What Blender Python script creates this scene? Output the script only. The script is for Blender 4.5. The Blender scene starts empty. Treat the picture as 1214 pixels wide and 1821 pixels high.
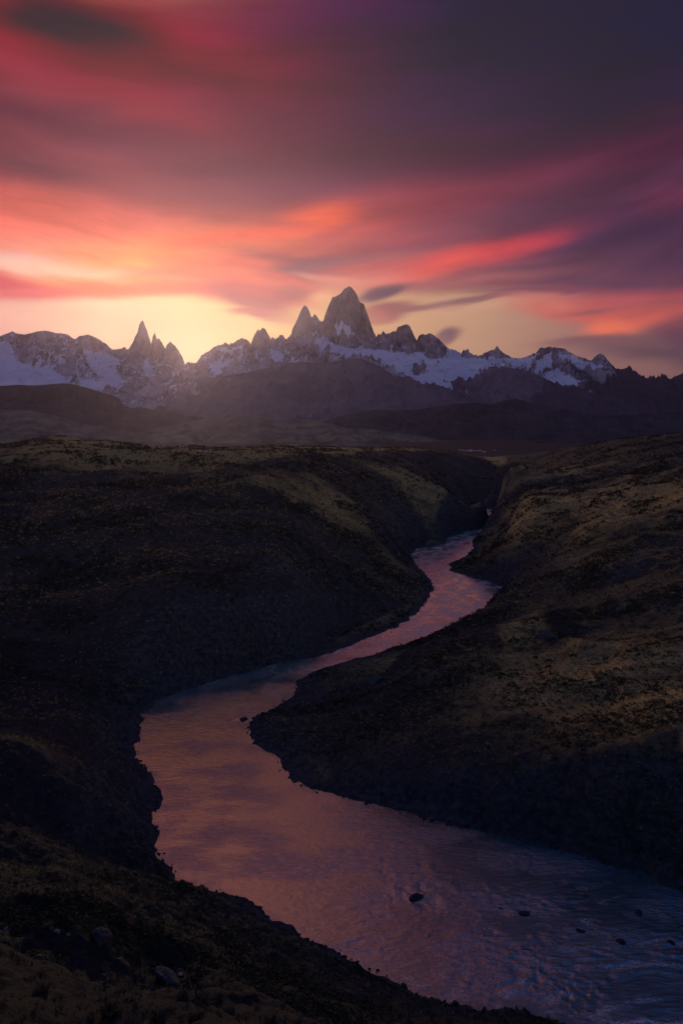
import bpy, math, random
import numpy as np
from mathutils import Vector
random.seed(7); RNG = np.random.RandomState(11)
S = bpy.context.scene
COL = S.collection

# ------------------------------------------------------------------ camera
F = 1475.0; PITCH = math.radians(5.42); CZ = 75.0        # lens in photo pixels, downward tilt, height above the river
cd = bpy.data.cameras.new("camera"); cam = bpy.data.objects.new("camera", cd); COL.objects.link(cam)
cd.sensor_fit = 'VERTICAL'; cd.sensor_height = 36.0; cd.lens = 36.0 * F / 1821.0
cd.clip_start = 0.2; cd.clip_end = 200000.0
cam.location = (0, 0, CZ); cam.rotation_euler = (math.radians(90) - PITCH, 0, 0)
S.camera = cam
CP, SP = math.cos(PITCH), math.sin(PITCH)

def ratio(px, py):
    """sideways and downward slope of the sight line through a point of the photograph"""
    u = (np.asarray(px, float) - 607) / F; v = (np.asarray(py, float) - 910.5) / F
    dy = CP - v * SP; dz = -SP - v * CP
    return u / dy, dz / dy
def at(px, py, Y):
    a, b = ratio(px, py); return a * Y, CZ + b * Y
def on(px, py, z=0.0):
    a, b = ratio(px, py); Y = (z - CZ) / b; return a * Y, Y

# ------------------------------------------------------------------ render settings
S.view_settings.view_transform = 'Standard'; S.view_settings.look = 'None'
S.view_settings.gamma = 1; S.view_settings.exposure = 0.0
S.cycles.use_denoising = True; S.cycles.adaptive_threshold = 0.015
try: S.cycles.denoiser = 'OPENIMAGEDENOISE'
except Exception: pass
S.cycles.max_bounces = 5; S.cycles.diffuse_bounces = 2; S.cycles.glossy_bounces = 2
S.cycles.volume_bounces = 1; S.cycles.transparent_max_bounces = 4
S.cycles.sample_clamp_indirect = 3.0
S.cycles.caustics_reflective = False; S.cycles.caustics_refractive = False

# ------------------------------------------------------------------ sun, low behind the range
SUN_AZ = math.atan(float(ratio(345, 600)[0]))            # radians, + to the right of north (+Y)
SUN_EL = math.radians(6.6)
sl = bpy.data.lights.new("sun", 'SUN'); sl.energy = 1.15; sl.angle = math.radians(2.5); sl.color = (1.0, 0.66, 0.34)
sun = bpy.data.objects.new("sun", sl); COL.objects.link(sun)
sd = Vector((math.sin(SUN_AZ) * math.cos(SUN_EL), math.cos(SUN_AZ) * math.cos(SUN_EL), math.sin(SUN_EL)))
sun.rotation_euler = sd.to_track_quat('Z', 'Y').to_euler(); sun.location = (-200, 800, 500)

# ------------------------------------------------------------------ world: dusk sky with lenticular clouds
def lin(c):
    return tuple(((x / 255.0) / 12.92 if x / 255.0 <= 0.04045 else ((x / 255.0 + 0.055) / 1.055) ** 2.4) for x in c)
W = bpy.data.worlds.new("World"); S.world = W; W.use_nodes = True
nt = W.node_tree; nt.nodes.clear()
def N(t, **k):
    n = nt.nodes.new(t)
    for a, b in k.items(): setattr(n, a, b)
    return n
def setin(n, i, v):
    if isinstance(v, bpy.types.NodeSocket): nt.links.new(v, n.inputs[i])
    else: n.inputs[i].default_value = v
def M(op, a, b=None, c=None, clamp=False):
    n = N('ShaderNodeMath', operation=op, use_clamp=clamp); setin(n, 0, a)
    if b is not None: setin(n, 1, b)
    if c is not None: setin(n, 2, c)
    return n.outputs[0]
def VM(op, a, b=None):
    n = N('ShaderNodeVectorMath', operation=op); setin(n, 0, a)
    if b is not None: setin(n, 1, b)
    return n
def noise(vec, scale, detail=3, rough=0.5):
    n = N('ShaderNodeTexNoise'); setin(n, 'Vector', vec); n.inputs['Scale'].default_value = scale
    n.inputs['Detail'].default_value = detail; n.inputs['Roughness'].default_value = rough
    return n.outputs['Fac'], n.outputs['Color']
def mix(fac, a, b):
    n = N('ShaderNodeMix', data_type='RGBA'); setin(n, 0, fac)
    for i, v in ((6, a), (7, b)):
        if isinstance(v, bpy.types.NodeSocket): nt.links.new(v, n.inputs[i])
        else: n.inputs[i].default_value = (*v, 1)
    return n.outputs[2]
tc = N('ShaderNodeTexCoord'); sx = N('ShaderNodeSeparateXYZ'); nt.links.new(tc.outputs['Generated'], sx.inputs[0])
X, Y_, Z = sx.outputs
yy = M('MAXIMUM', Y_, 0.2)
U0 = M('DIVIDE', X, yy); W0 = M('DIVIDE', Z, yy)
def uw(px, py):
    a, b = ratio(px, py); return float(a), float(b)
# streak coordinates fan out from a point low over the range
cu, cw = uw(470, 470)
du = M('SUBTRACT', U0, cu); dw = M('MULTIPLY', M('SUBTRACT', W0, cw), 1.25)
ang = M('ARCTAN2', dw, M('ADD', M('ABSOLUTE', du), 0.12))
side = M('MULTIPLY', M('SIGN', du), 3.0)
rad = M('SQRT', M('ADD', M('MULTIPLY', du, du), M('MULTIPLY', dw, dw)))
qq = M('SUBTRACT', W0, M('MULTIPLY', M('MULTIPLY', du, du), .36))
cmb = N('ShaderNodeCombineXYZ'); setin(cmb, 0, M('MULTIPLY', U0, .9)); setin(cmb, 1, M('MULTIPLY', qq, 5.0)); cmb.inputs[2].default_value = .4
st_f, st_c = noise(cmb.outputs[0], 2.6, 6, 0.55)
cmb3 = N('ShaderNodeCombineXYZ'); setin(cmb3, 0, M('MULTIPLY', U0, 1.0)); setin(cmb3, 1, M('MULTIPLY', W0, 2.6)); setin(cmb3, 2, 0.3)
wa_f, wa_c = noise(cmb3.outputs[0], 3.0, 3, 0.5)
sw = N('ShaderNodeSeparateColor'); nt.links.new(wa_c, sw.inputs[0])
fine_f, _ = noise(cmb3.outputs[0], 14.0, 4, 0.6)
# warped sheet coordinates
U = M('ADD', U0, M('MULTIPLY', M('SUBTRACT', sw.outputs[0], 0.5), 0.16))
Wv = M('ADD', W0, M('ADD', M('MULTIPLY', M('SUBTRACT', sw.outputs[1], 0.5), 0.045), M('MULTIPLY', M('SUBTRACT', st_f, 0.5), 0.035)))

col = None
# clear horizon band, from left to right
cr = N('ShaderNodeValToRGB'); setin(cr, 0, M('MULTIPLY_ADD', U0, 1.1, 0.5))
stops = [(0, (247, 178, 160)), (190, (250, 206, 162)), (345, (250, 206, 142)), (470, (248, 200, 130)), (640, (222, 170, 125)), (850, (196, 152, 122)), (1010, (168, 122, 112)), (1214, (112, 80, 92))]
e = cr.color_ramp.elements
for i, (px, c) in enumerate(stops):
    pos = uw(px, 600)[0] * 1.1 + 0.5
    el = e[i] if i < 2 else e.new(pos)
    el.position = pos; el.color = (*lin(c), 1)
col = cr.outputs[0]
# upper sheet, a gradient by height for the left and for the right
def vramp(stops):
    r = N('ShaderNodeValToRGB'); setin(r, 0, M('MULTIPLY', Wv, 1.0)); e = r.color_ramp.elements
    stops = sorted(((uw(607, y)[1] if y is not None else h, c) for y, c, h in stops), key=lambda s: s[0])
    for i, (p, c) in enumerate(stops):
        el = e[i] if i < 2 else e.new(p)
        el.position = p; el.color = (*lin(c), 1)
    r.color_ramp.interpolation = 'B_SPLINE'
    return r.outputs[0]
left = vramp([(560, (250, 120, 90), 0), (470, (253, 150, 105), 0), (400, (238, 112, 92), 0), (330, (185, 82, 86), 0), (240, (140, 62, 78), 0), (120, (140, 52, 70), 0), (0, (120, 42, 66), 0), (None, (178, 84, 88), 0.62), (None, (120, 62, 88), 0.9)])
right = vramp([(560, (170, 92, 98), 0), (480, (128, 66, 84), 0), (400, (104, 54, 76), 0), (300, (84, 44, 74), 0), (200, (64, 38, 72), 0), (100, (58, 37, 76), 0), (0, (58, 38, 86), 0), (None, (26, 28, 56), 0.62), (None, (18, 28, 56), 0.9)])
mlr = N('ShaderNodeMapRange', interpolation_type='SMOOTHERSTEP'); setin(mlr, 0, U); mlr.inputs[1].default_value = -0.33; mlr.inputs[2].default_value = 0.22
sheet = mix(mlr.outputs[0], left, right)
ms = N('ShaderNodeMapRange', interpolation_type='SMOOTHSTEP'); setin(ms, 0, Wv); ms.inputs[1].default_value = uw(607, 532)[1]; ms.inputs[2].default_value = uw(607, 500)[1]
col = mix(ms.outputs[0], col, sheet)
def blob(px, py, rx, ry, rot, c, a, sharp=1.0, soft=True):
    """an elliptical wisp of cloud: centre, half sizes and tilt (degrees, + rises to the right)"""
    global col
    u0, w0 = uw(px, py); t = math.radians(rot); c_, s_ = math.cos(t), math.sin(t)
    au, aw = (U, Wv) if soft else (U0, W0)
    d = N('ShaderNodeCombineXYZ'); setin(d, 0, M('SUBTRACT', au, u0)); setin(d, 1, M('SUBTRACT', aw, w0))
    p = VM('DOT_PRODUCT', d.outputs[0], (c_ * F / rx, s_ * F / rx, 0)).outputs['Value']
    q = VM('DOT_PRODUCT', d.outputs[0], (-s_ * F / ry, c_ * F / ry, 0)).outputs['Value']
    r2 = M('MULTIPLY_ADD', p, p, M('MULTIPLY', q, q))
    if sharp != 1.0: r2 = M('POWER', r2, sharp)
    g = M('MULTIPLY', M('EXPONENT', M('MULTIPLY', r2, -0.7)), a)
    col = mix(g, col, lin(c))
for b in [
    # broad light and dark of the sheet
    (120, 285, 330, 50, -6, (170, 72, 82), .6), (330, 240, 280, 70, -10, (128, 58, 78), .75), (600, 330, 260, 60, -4, (104, 52, 74), .6),
    (50, 292, 120, 34, -12, (98, 44, 64), .9, 1.3), (60, 205, 200, 22, -10, (104, 44, 68), .75), (90, 150, 150, 14, -14, (168, 60, 74), .5), (260, 188, 170, 22, -20, (178, 54, 72), .7), (70, 105, 150, 16, -12, (122, 48, 68), .6),
    (400, 130, 170, 60, -24, (118, 40, 64), .6), (190, 60, 220, 66, -12, (176, 32, 60), .85), (330, 90, 130, 40, -30, (146, 36, 62), .6), (0, 40, 70, 50, -20, (196, 56, 70), .6), (138, 40, 140, 50, -10, (24, 12, 24), 1.0, 1.7), (300, 130, 160, 16, -24, (110, 36, 60), .5),
    (900, 210, 380, 110, 4, (56, 36, 68), .75), (760, 270, 240, 26, 4, (82, 44, 66), .6), (1150, 262, 210, 22, 14, (92, 42, 64), .6), (1190, 210, 120, 14, 16, (76, 36, 62), .6), (1000, 150, 260, 18, 8, (58, 34, 62), .6),
    (1120, 330, 210, 20, 14, (90, 54, 80), .7), (1205, 358, 70, 18, 14, (132, 48, 76), .6), (960, 392, 140, 14, 10, (104, 62, 84), .7),
    (850, 352, 230, 26, 10, (124, 52, 74), .75), (700, 352, 120, 26, 5, (158, 60, 76), .6), (1090, 415, 220, 36, 6, (66, 42, 72), .95), (1180, 460, 150, 36, -4, (60, 40, 70), .9), (620, 365, 110, 20, 6, (150, 60, 76), .6),
    # bright band over the gap in the range
    (60, 350, 220, 22, -6, (228, 98, 88), .7), (150, 395, 330, 28, -4, (246, 108, 90), .85), (60, 432, 200, 22, -5, (250, 140, 120), .85), (30, 460, 150, 16, -5, (246, 186, 180), .9, 1.3), (140, 478, 150, 12, -6, (252, 206, 180), .85, 1.3),
    (300, 448, 150, 26, 2, (255, 170, 88), .95), (280, 458, 80, 14, 0, (255, 204, 110), .85), (170, 440, 90, 12, -4, (254, 150, 100), .6), (420, 420, 140, 20, 6, (255, 112, 76), .9), (380, 462, 90, 12, -4, (255, 140, 80), .7),
    (500, 402, 90, 13, 14, (254, 92, 70), .85), (550, 382, 60, 22, 12, (255, 100, 70), 1.0, 1.3), (440, 445, 150, 16, 4, (255, 128, 78), .7), (480, 465, 120, 24, 4, (240, 96, 78), .85), (640, 398, 80, 12, 12, (196, 72, 80), .6), (670, 425, 120, 16, 6, (160, 64, 80), .7), (450, 380, 90, 8, -6, (170, 72, 82), .5),
    (280, 508, 230, 17, -1, (255, 122, 84), .97, 2.2), (420, 512, 130, 24, -6, (250, 106, 78), .9, 1.8), (250, 495, 120, 7, -3, (255, 170, 110), .7), (480, 528, 110, 24, -8, (190, 80, 84), .9, 2.0), (470, 548, 70, 18, -12, (172, 82, 86), .95, 2.0), (560, 520, 50, 16, 20, (150, 74, 86), .8, 1.5),
    (10, 500, 110, 20, -8, (222, 76, 92), .97, 2.0), (60, 512, 70, 8, 2, (244, 110, 108), .7, 1.5), (450, 563, 46, 5, -6, (186, 92, 94), .9, 1.8),
    (590, 478, 60, 16, 14, (104, 62, 86), .98, 1.4), (560, 458, 70, 10, -10, (140, 62, 82), .7), (650, 466, 80, 9, 8, (134, 88, 104), .8), (612, 494, 40, 6, -6, (216, 150, 132), .85, 1.3), (540, 495, 50, 8, -20, (224, 90, 84), .7),
    (710, 475, 100, 14, 8, (206, 90, 90), .7), (740, 492, 110, 9, 6, (226, 140, 120), .75), (860, 458, 95, 20, 10, (226, 74, 74), .8, 1.3), (950, 434, 70, 14, 14, (200, 62, 76), .75, 1.2), (800, 474, 70, 10, 14, (230, 84, 80), .8), (880, 478, 100, 6, 8, (150, 70, 88), .7), (760, 430, 120, 10, 8, (130, 60, 84), .6),
    (1030, 472, 140, 14, 8, (90, 54, 78), .9), (1090, 497, 160, 14, 0, (88, 54, 78), .9), (880, 497, 110, 8, 6, (184, 104, 106), .7), (870, 535, 120, 10, 4, (206, 160, 130), .7, 1.4),
    (650, 515, 40, 14, 0, (214, 140, 116), .6),
    (706, 521, 44, 16, 20, (92, 62, 86), 1.0, 2.0), (732, 514, 20, 9, 24, (90, 60, 84), .9, 1.6), (722, 551, 50, 11, 12, (152, 84, 92), .98, 2.0), (775, 545, 44, 4, 3, (150, 94, 100), .85, 1.5), (690, 560, 30, 6, 10, (190, 116, 106), .7, 1.5),
    (806, 590, 25, 9, 22, (116, 84, 96), 1.0, 2.0), (784, 600, 22, 6, 12, (142, 104, 104), .7, 1.5), (905, 524, 95, 5, 9, (114, 74, 90), .95, 1.6), (990, 513, 90, 4, 2, (96, 62, 84), .9, 1.5), (1100, 515, 100, 7, 0, (124, 60, 82), .8), (850, 534, 60, 2.5, 8, (140, 96, 98), .8),
    (1040, 548, 90, 19, -8, (216, 108, 96), .9, 1.6), (1120, 560, 110, 26, -4, (206, 94, 88), .95, 1.6), (1080, 588, 46, 17, 10, (248, 120, 90), .98, 1.6), (1150, 530, 130, 12, 2, (186, 80, 88), .8), (1070, 551, 54, 5, 4, (146, 82, 92), .8), (1010, 536, 40, 8, -4, (204, 116, 104), .8), (1000, 520, 60, 4, 2, (196, 112, 104), .6),
    (1190, 555, 60, 8, 10, (190, 86, 86), .8), (1150, 572, 50, 6, 12, (226, 106, 88), .6), (1205, 596, 66, 22, 14, (98, 60, 82), .95, 1.5), (1170, 625, 150, 18, 0, (90, 66, 82), .95, 1.5), (1050, 612, 90, 9, 0, (124, 84, 92), .85, 1.5), (1090, 650, 90, 12, 0, (152, 110, 100), .6),
    # added out of view: warm patches brighten the river, a dark one dims it
    (270, -300, 230, 180, -6, (255, 176, 118), .97, 1.6), (290, -900, 270, 330, -6, (235, 150, 116), .9, 1.5), (1050, -450, 420, 430, 10, (9, 26, 42), .98, 1.8),
]:
    blob(*b)
# soft streaks that follow the wind
stm = N('ShaderNodeMapRange'); setin(stm, 0, st_f); stm.inputs[1].default_value = .28; stm.inputs[2].default_value = .72; stm.inputs[3].default_value = .66; stm.inputs[4].default_value = 1.28
flm = N('ShaderNodeMapRange'); setin(flm, 0, Wv); flm.inputs[1].default_value = uw(607, 575)[1]; flm.inputs[2].default_value = uw(607, 470)[1]
cm4 = N('ShaderNodeCombineXYZ'); setin(cm4, 0, M('MULTIPLY', M('ADD', U0, M('MULTIPLY', wa_f, .3)), 2.2)); setin(cm4, 1, M('MULTIPLY', M('ADD', qq, M('MULTIPLY', wa_f, .12)), 17.0)); cm4.inputs[2].default_value = 2.4
s2_f, _ = noise(cm4.outputs[0], 2.4, 6, 0.60)
fac = M('ADD', 1.0, M('MULTIPLY', M('ADD', M('SUBTRACT', stm.outputs[0], 1.0), M('MULTIPLY', M('SUBTRACT', s2_f, .5), .75)), flm.outputs[0]))
dkm = N('ShaderNodeMapRange', interpolation_type='SMOOTHSTEP'); setin(dkm, 0, W0)
for i_, v_ in enumerate((.20, .36, 1.0, .74)): dkm.inputs[i_ + 1].default_value = v_
dk2 = N('ShaderNodeMapRange', interpolation_type='SMOOTHSTEP'); setin(dk2, 0, W0)
for i_, v_ in enumerate((.50, .62, 0.0, .26)): dk2.inputs[i_ + 1].default_value = v_
fac = M('MULTIPLY', fac, M('ADD', dkm.outputs[0], dk2.outputs[0]))
fac = M('MULTIPLY', fac, M('ADD', 0.90, M('MULTIPLY', fine_f, 0.20)))
vs = N('ShaderNodeVectorMath', operation='SCALE'); setin(vs, 0, col); setin(vs, 'Scale', fac); col = vs.outputs[0]
dk = N('ShaderNodeVectorMath', operation='MULTIPLY_ADD'); setin(dk, 0, col); dk.inputs[1].default_value = (1.12, 1.10, 1.10); dk.inputs[2].default_value = (-.012, -.010, -.010)
mxv = VM('MAXIMUM', dk.outputs[0], (.012, .010, .018)); col = mxv.outputs[0]
# the sky behind the camera and overhead: deep dusk blue, with an over-bright lilac fill added low opposite the sunset
back = N('ShaderNodeMapRange', interpolation_type='SMOOTHSTEP'); setin(back, 0, Y_); back.inputs[1].default_value = 0.62; back.inputs[2].default_value = 0.08
up = N('ShaderNodeMapRange', interpolation_type='SMOOTHSTEP'); setin(up, 0, Z); up.inputs[1].default_value = 0.70; up.inputs[2].default_value = 0.92
fill_ramp = N('ShaderNodeMapRange', interpolation_type='SMOOTHSTEP'); setin(fill_ramp, 0, Z); fill_ramp.inputs[1].default_value = 0.02; fill_ramp.inputs[2].default_value = 0.56
dusk = mix(fill_ramp.outputs[0], (.95, .72, .80), lin((26, 76, 140)))
bg = N('ShaderNodeBackground'); setin(bg, 0, col); bgb = N('ShaderNodeBackground'); setin(bgb, 0, dusk)
mx = N('ShaderNodeMixShader'); setin(mx, 0, M('MAXIMUM', back.outputs[0], up.outputs[0])); nt.links.new(bg.outputs[0], mx.inputs[1]); nt.links.new(bgb.outputs[0], mx.inputs[2])
nsk = N('ShaderNodeTexSky'); nsk.sky_type = 'NISHITA'; nsk.sun_disc = False; nsk.sun_elevation = SUN_EL; nsk.sun_rotation = SUN_AZ
bg2 = N('ShaderNodeBackground'); setin(bg2, 0, nsk.outputs[0]); bg2.inputs[1].default_value = 0.002
ad = N('ShaderNodeAddShader'); nt.links.new(mx.outputs[0], ad.inputs[0]); nt.links.new(bg2.outputs[0], ad.inputs[1])
wo = N('ShaderNodeOutputWorld'); nt.links.new(ad.outputs[0], wo.inputs[0])

# ------------------------------------------------------------------ numeric noise
_P = np.random.RandomState(3).permutation(512); _P = np.concatenate([_P, _P, _P[:2]])
_G = np.random.RandomState(4).uniform(0, 2 * np.pi, 512); _GX, _GY = np.cos(_G), np.sin(_G)
def perlin(x, y):
    xi = np.floor(x).astype(np.int64); yi = np.floor(y).astype(np.int64); fx = x - xi; fy = y - yi
    xi &= 511; yi &= 511; x1 = (xi + 1) & 511; y1 = (yi + 1) & 511
    def g(a, b, dx, dy):
        h = _P[_P[a] + b]; return _GX[h] * dx + _GY[h] * dy
    u = fx * fx * fx * (fx * (fx * 6 - 15) + 10); v = fy * fy * fy * (fy * (fy * 6 - 15) + 10)
    a = g(xi, yi, fx, fy); b = g(x1, yi, fx - 1, fy); c = g(xi, y1, fx, fy - 1); d = g(x1, y1, fx - 1, fy - 1)
    return (a + u * (b - a)) * (1 - v) + (c + u * (d - c)) * v
def fbm(x, y, o=5, g=0.5, l=2.03):
    s = 0; a = 1
    for i in range(o): s = s + a * perlin(x + 17.3 * i, y - 9.1 * i); x = x * l; y = y * l; a *= g
    return s
def ridged(x, y, o=5, g=0.5, l=2.1):
    s = 0; a = 1; w = 1
    for i in range(o):
        n = 1 - np.abs(perlin(x + 31.7 * i, y + 11.9 * i)) * 2.0; n = n * n * w; w = np.clip(n * 1.5, 0, 1)
        s = s + a * n; x = x * l; y = y * l; a *= g
    return s
def sstep(a, b, x):
    t = np.clip((x - a) / (b - a), 0, 1); return t * t * (3 - 2 * t)

# ------------------------------------------------------------------ materials
def mat(name):
    m = bpy.data.materials.new(name); m.use_nodes = True
    t = m.node_tree; t.nodes.clear()
    class K: pass
    k = K(); k.m = m; k.t = t
    def n(ty, **a):
        x = t.nodes.new(ty)
        for p, q in a.items(): setattr(x, p, q)
        return x
    def s(nd, i, v):
        if isinstance(v, bpy.types.NodeSocket): t.links.new(v, nd.inputs[i])
        elif isinstance(v, tuple) and len(v) == 3 and nd.inputs[i].type == 'RGBA': nd.inputs[i].default_value = (*v, 1)
        else: nd.inputs[i].default_value = v
    k.n = n; k.s = s
    def math_(op, a, b=None, c=None, cl=False):
        x = n('ShaderNodeMath', operation=op, use_clamp=cl); s(x, 0, a)
        if b is not None: s(x, 1, b)
        if c is not None: s(x, 2, c)
        return x.outputs[0]
    k.math = math_
    def mixc(f, a, b):
        x = n('ShaderNodeMix', data_type='RGBA'); s(x, 0, f); s(x, 6, a); s(x, 7, b); return x.outputs[2]
    k.mix = mixc
    k.pos = n('ShaderNodeNewGeometry').outputs['Position']
    def nz(scale, detail=4, rough=.55, vec=None, stretch=None):
        v = vec or k.pos
        if stretch:
            mp = n('ShaderNodeMapping'); s(mp, 0, v); mp.inputs['Scale'].default_value = stretch; v = mp.outputs[0]
        x = n('ShaderNodeTexNoise'); s(x, 'Vector', v); x.inputs['Scale'].default_value = scale
        x.inputs['Detail'].default_value = detail; x.inputs['Roughness'].default_value = rough; return x.outputs['Fac']
    k.nz = nz
    def rng(v, a, b, c=0., d=1.):
        x = n('ShaderNodeMapRange', interpolation_type='SMOOTHSTEP'); s(x, 0, v)
        for i, q in enumerate((a, b, c, d)): x.inputs[i + 1].default_value = q
        return x.outputs[0]
    k.rng = rng
    k.bs = n('ShaderNodeBsdfPrincipled'); k.out = n('ShaderNodeOutputMaterial'); t.links.new(k.bs.outputs[0], k.out.inputs[0])
    k.bs.inputs['Roughness'].default_value = .95; k.bs.inputs['Specular IOR Level'].default_value = .15
    def bump(h, dist, st=1.0):
        x = n('ShaderNodeBump'); s(x, 'Height', h); x.inputs['Distance'].default_value = dist; x.inputs['Strength'].default_value = st
        s(k.bs, 'Normal', x.outputs[0])
    k.bump = bump
    def attr(nm): return n('ShaderNodeAttribute', attribute_name=nm).outputs['Fac']
    k.attr = attr
    return k
def simple(name, c, rough=.9, var=.3, scale=3.0, bd=None):
    k = mat(name); f = k.nz(scale, 5)
    k.s(k.bs, 'Base Color', k.mix(k.rng(f, .3, .7), tuple(x * (1 - var) for x in c), tuple(min(1, x * (1 + var)) for x in c)))
    k.bs.inputs['Roughness'].default_value = rough
    if bd: k.bump(k.nz(scale * 2, 6, .65), bd)
    return k.m

# ground
k = mat("steppe")
a1 = k.nz(.045, 8, .72); a2 = k.nz(.9, 5, .65); a3 = k.nz(.012, 4, .6); a4 = k.nz(.35, 4, .7)
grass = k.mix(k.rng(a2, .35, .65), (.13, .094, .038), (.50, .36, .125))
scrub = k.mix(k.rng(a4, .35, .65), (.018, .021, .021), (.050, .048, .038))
flat = k.attr("flat")  # level ground, plus sunlit patches painted in as golden grass
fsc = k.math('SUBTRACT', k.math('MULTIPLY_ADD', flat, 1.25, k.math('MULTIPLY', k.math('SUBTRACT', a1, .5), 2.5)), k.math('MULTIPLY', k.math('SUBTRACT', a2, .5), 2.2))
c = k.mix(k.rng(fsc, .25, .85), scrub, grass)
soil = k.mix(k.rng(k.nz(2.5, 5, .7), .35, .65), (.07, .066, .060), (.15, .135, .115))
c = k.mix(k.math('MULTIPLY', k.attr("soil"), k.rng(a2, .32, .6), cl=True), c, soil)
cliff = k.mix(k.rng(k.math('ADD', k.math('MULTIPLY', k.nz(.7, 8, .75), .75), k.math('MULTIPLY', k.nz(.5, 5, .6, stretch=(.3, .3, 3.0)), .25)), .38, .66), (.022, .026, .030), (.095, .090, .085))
c = k.mix(k.attr("heath_shade"), c, k.mix(k.rng(a2, .35, .65), (.009, .013, .017), (.026, .027, .027)))  # near-slope heath, its colour darkened further to stand in for shade
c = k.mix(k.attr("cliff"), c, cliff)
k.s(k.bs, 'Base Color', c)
hb = k.math('ADD', k.nz(1.1, 6, .7), k.math('MULTIPLY', k.nz(4.5, 4, .6), .35))
k.bump(hb, .9, 1.0)
M_ground = k.m

# mountains: rock with snow where the attribute says
def rockmat(name, lo, hi, snow=True, sc=1.0, bd=60):
    k = mat(name)
    f = k.nz(.004 * sc, 8, .7); g = k.nz(.0016 * sc, 6, .6, stretch=(1.6, 1.0, .35))
    c = k.mix(k.rng(k.math('ADD', k.math('MULTIPLY', f, .6), k.math('MULTIPLY', g, .5)), .42, .68), lo, hi)
    if snow:
        e = k.math('ADD', k.attr("snow"), k.math('MULTIPLY', k.math('SUBTRACT', k.nz(.0045, 9, .82, stretch=(1.5, 1.0, .5)), .5), 2.9))
        m_ = k.rng(e, .42, .58)
        c = k.mix(m_, c, k.mix(k.nz(.002, 6, .7), (.60, .60, .66), (.80, .80, .84)))
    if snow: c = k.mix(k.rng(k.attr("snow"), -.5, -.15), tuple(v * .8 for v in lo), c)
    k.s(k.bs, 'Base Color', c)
    k.bump(k.math('ADD', k.nz(.006 * sc, 8, .72), k.math('MULTIPLY', g, .6)), bd, .8)
    return k.m
M_rock = rockmat("granite_and_snow", (.085, .075, .080), (.46, .39, .38))
M_brown = rockmat("brown_rock", (.085, .074, .088), (.175, .142, .152), sc=.8, bd=22)
M_dark = rockmat("forested_slope", (.020, .024, .030), (.060, .060, .058), snow=False, sc=1.5, bd=30)
M_pale_hill = rockmat("pale_steppe_foothill", (.065, .060, .044), (.22, .185, .12), snow=False, sc=2.6, bd=15)
M_hill = rockmat("grassy_foothill", (.06, .058, .042), (.20, .17, .11), snow=False, sc=2.2, bd=15)

# ------------------------------------------------------------------ mesh helpers
def grid_mesh(name, V, nr, nc, material, attrs=None, smooth=True, kind='structure'):
    me = bpy.data.meshes.new(name)
    V = np.asarray(V, np.float32).reshape(-1, 3)
    idx = np.arange(nr * nc, dtype=np.int32).reshape(nr, nc)
    q = np.stack([idx[:-1, :-1], idx[:-1, 1:], idx[1:, 1:], idx[1:, :-1]], -1).reshape(-1)
    nf = (nr - 1) * (nc - 1)
    me.vertices.add(len(V)); me.vertices.foreach_set('co', V.ravel())
    me.loops.add(nf * 4); me.loops.foreach_set('vertex_index', q)
    me.polygons.add(nf); me.polygons.foreach_set('loop_start', np.arange(nf, dtype=np.int32) * 4)
    me.polygons.foreach_set('loop_total', np.full(nf, 4, np.int32))
    me.polygons.foreach_set('use_smooth', np.full(nf, smooth))
    for a, v in (attrs or {}).items():
        at_ = me.attributes.new(a, 'FLOAT', 'POINT'); at_.data.foreach_set('value', np.asarray(v, np.float32).ravel())
    me.materials.append(material); me.update(calc_edges=True)
    o = bpy.data.objects.new(name, me); COL.objects.link(o)
    if kind: o['kind'] = kind
    return o
def tri_mesh(name, V, T, material, smooth=False):
    me = bpy.data.meshes.new(name); V = np.asarray(V, np.float32); T = np.asarray(T, np.int32); n = T.shape[1]
    me.vertices.add(len(V)); me.vertices.foreach_set('co', V.ravel())
    me.loops.add(T.size); me.loops.foreach_set('vertex_index', T.ravel())
    me.polygons.add(len(T)); me.polygons.foreach_set('loop_start', np.arange(len(T), dtype=np.int32) * n)
    me.polygons.foreach_set('loop_total', np.full(len(T), n, np.int32)); me.polygons.foreach_set('use_smooth', np.full(len(T), smooth))
    me.materials.append(material); me.update(calc_edges=True)
    return me

# ------------------------------------------------------------------ the river's outline
NEARB = [(1700, 1960), (1300, 1850), (1100, 1828), (1010, 1822), (960, 1812), (920, 1792), (880, 1800), (840, 1790), (800, 1785), (765, 1776), (740, 1768), (715, 1752), (690, 1735), (640, 1712), (600, 1698), (560, 1680), (520, 1655), (480, 1632), (440, 1605), (400, 1588), (360, 1582), (320, 1568), (296, 1550), (283, 1520), (275, 1490), (278, 1445), (292, 1420), (275, 1395), (270, 1375), (238, 1345), (245, 1310), (250, 1290), (245, 1272), (265, 1262), (290, 1240), (340, 1222), (380, 1210), (430, 1198), (480, 1185), (540, 1172), (590, 1160), (640, 1140), (700, 1118), (735, 1095), (760, 1070), (773, 1045), (760, 1022), (740, 1005), (731, 985), (745, 975), (790, 968), (800, 955), (830, 945), (852, 941), (866, 936), (872, 929), (868, 921), (855, 915), (840, 911), (850, 905)]
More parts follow.
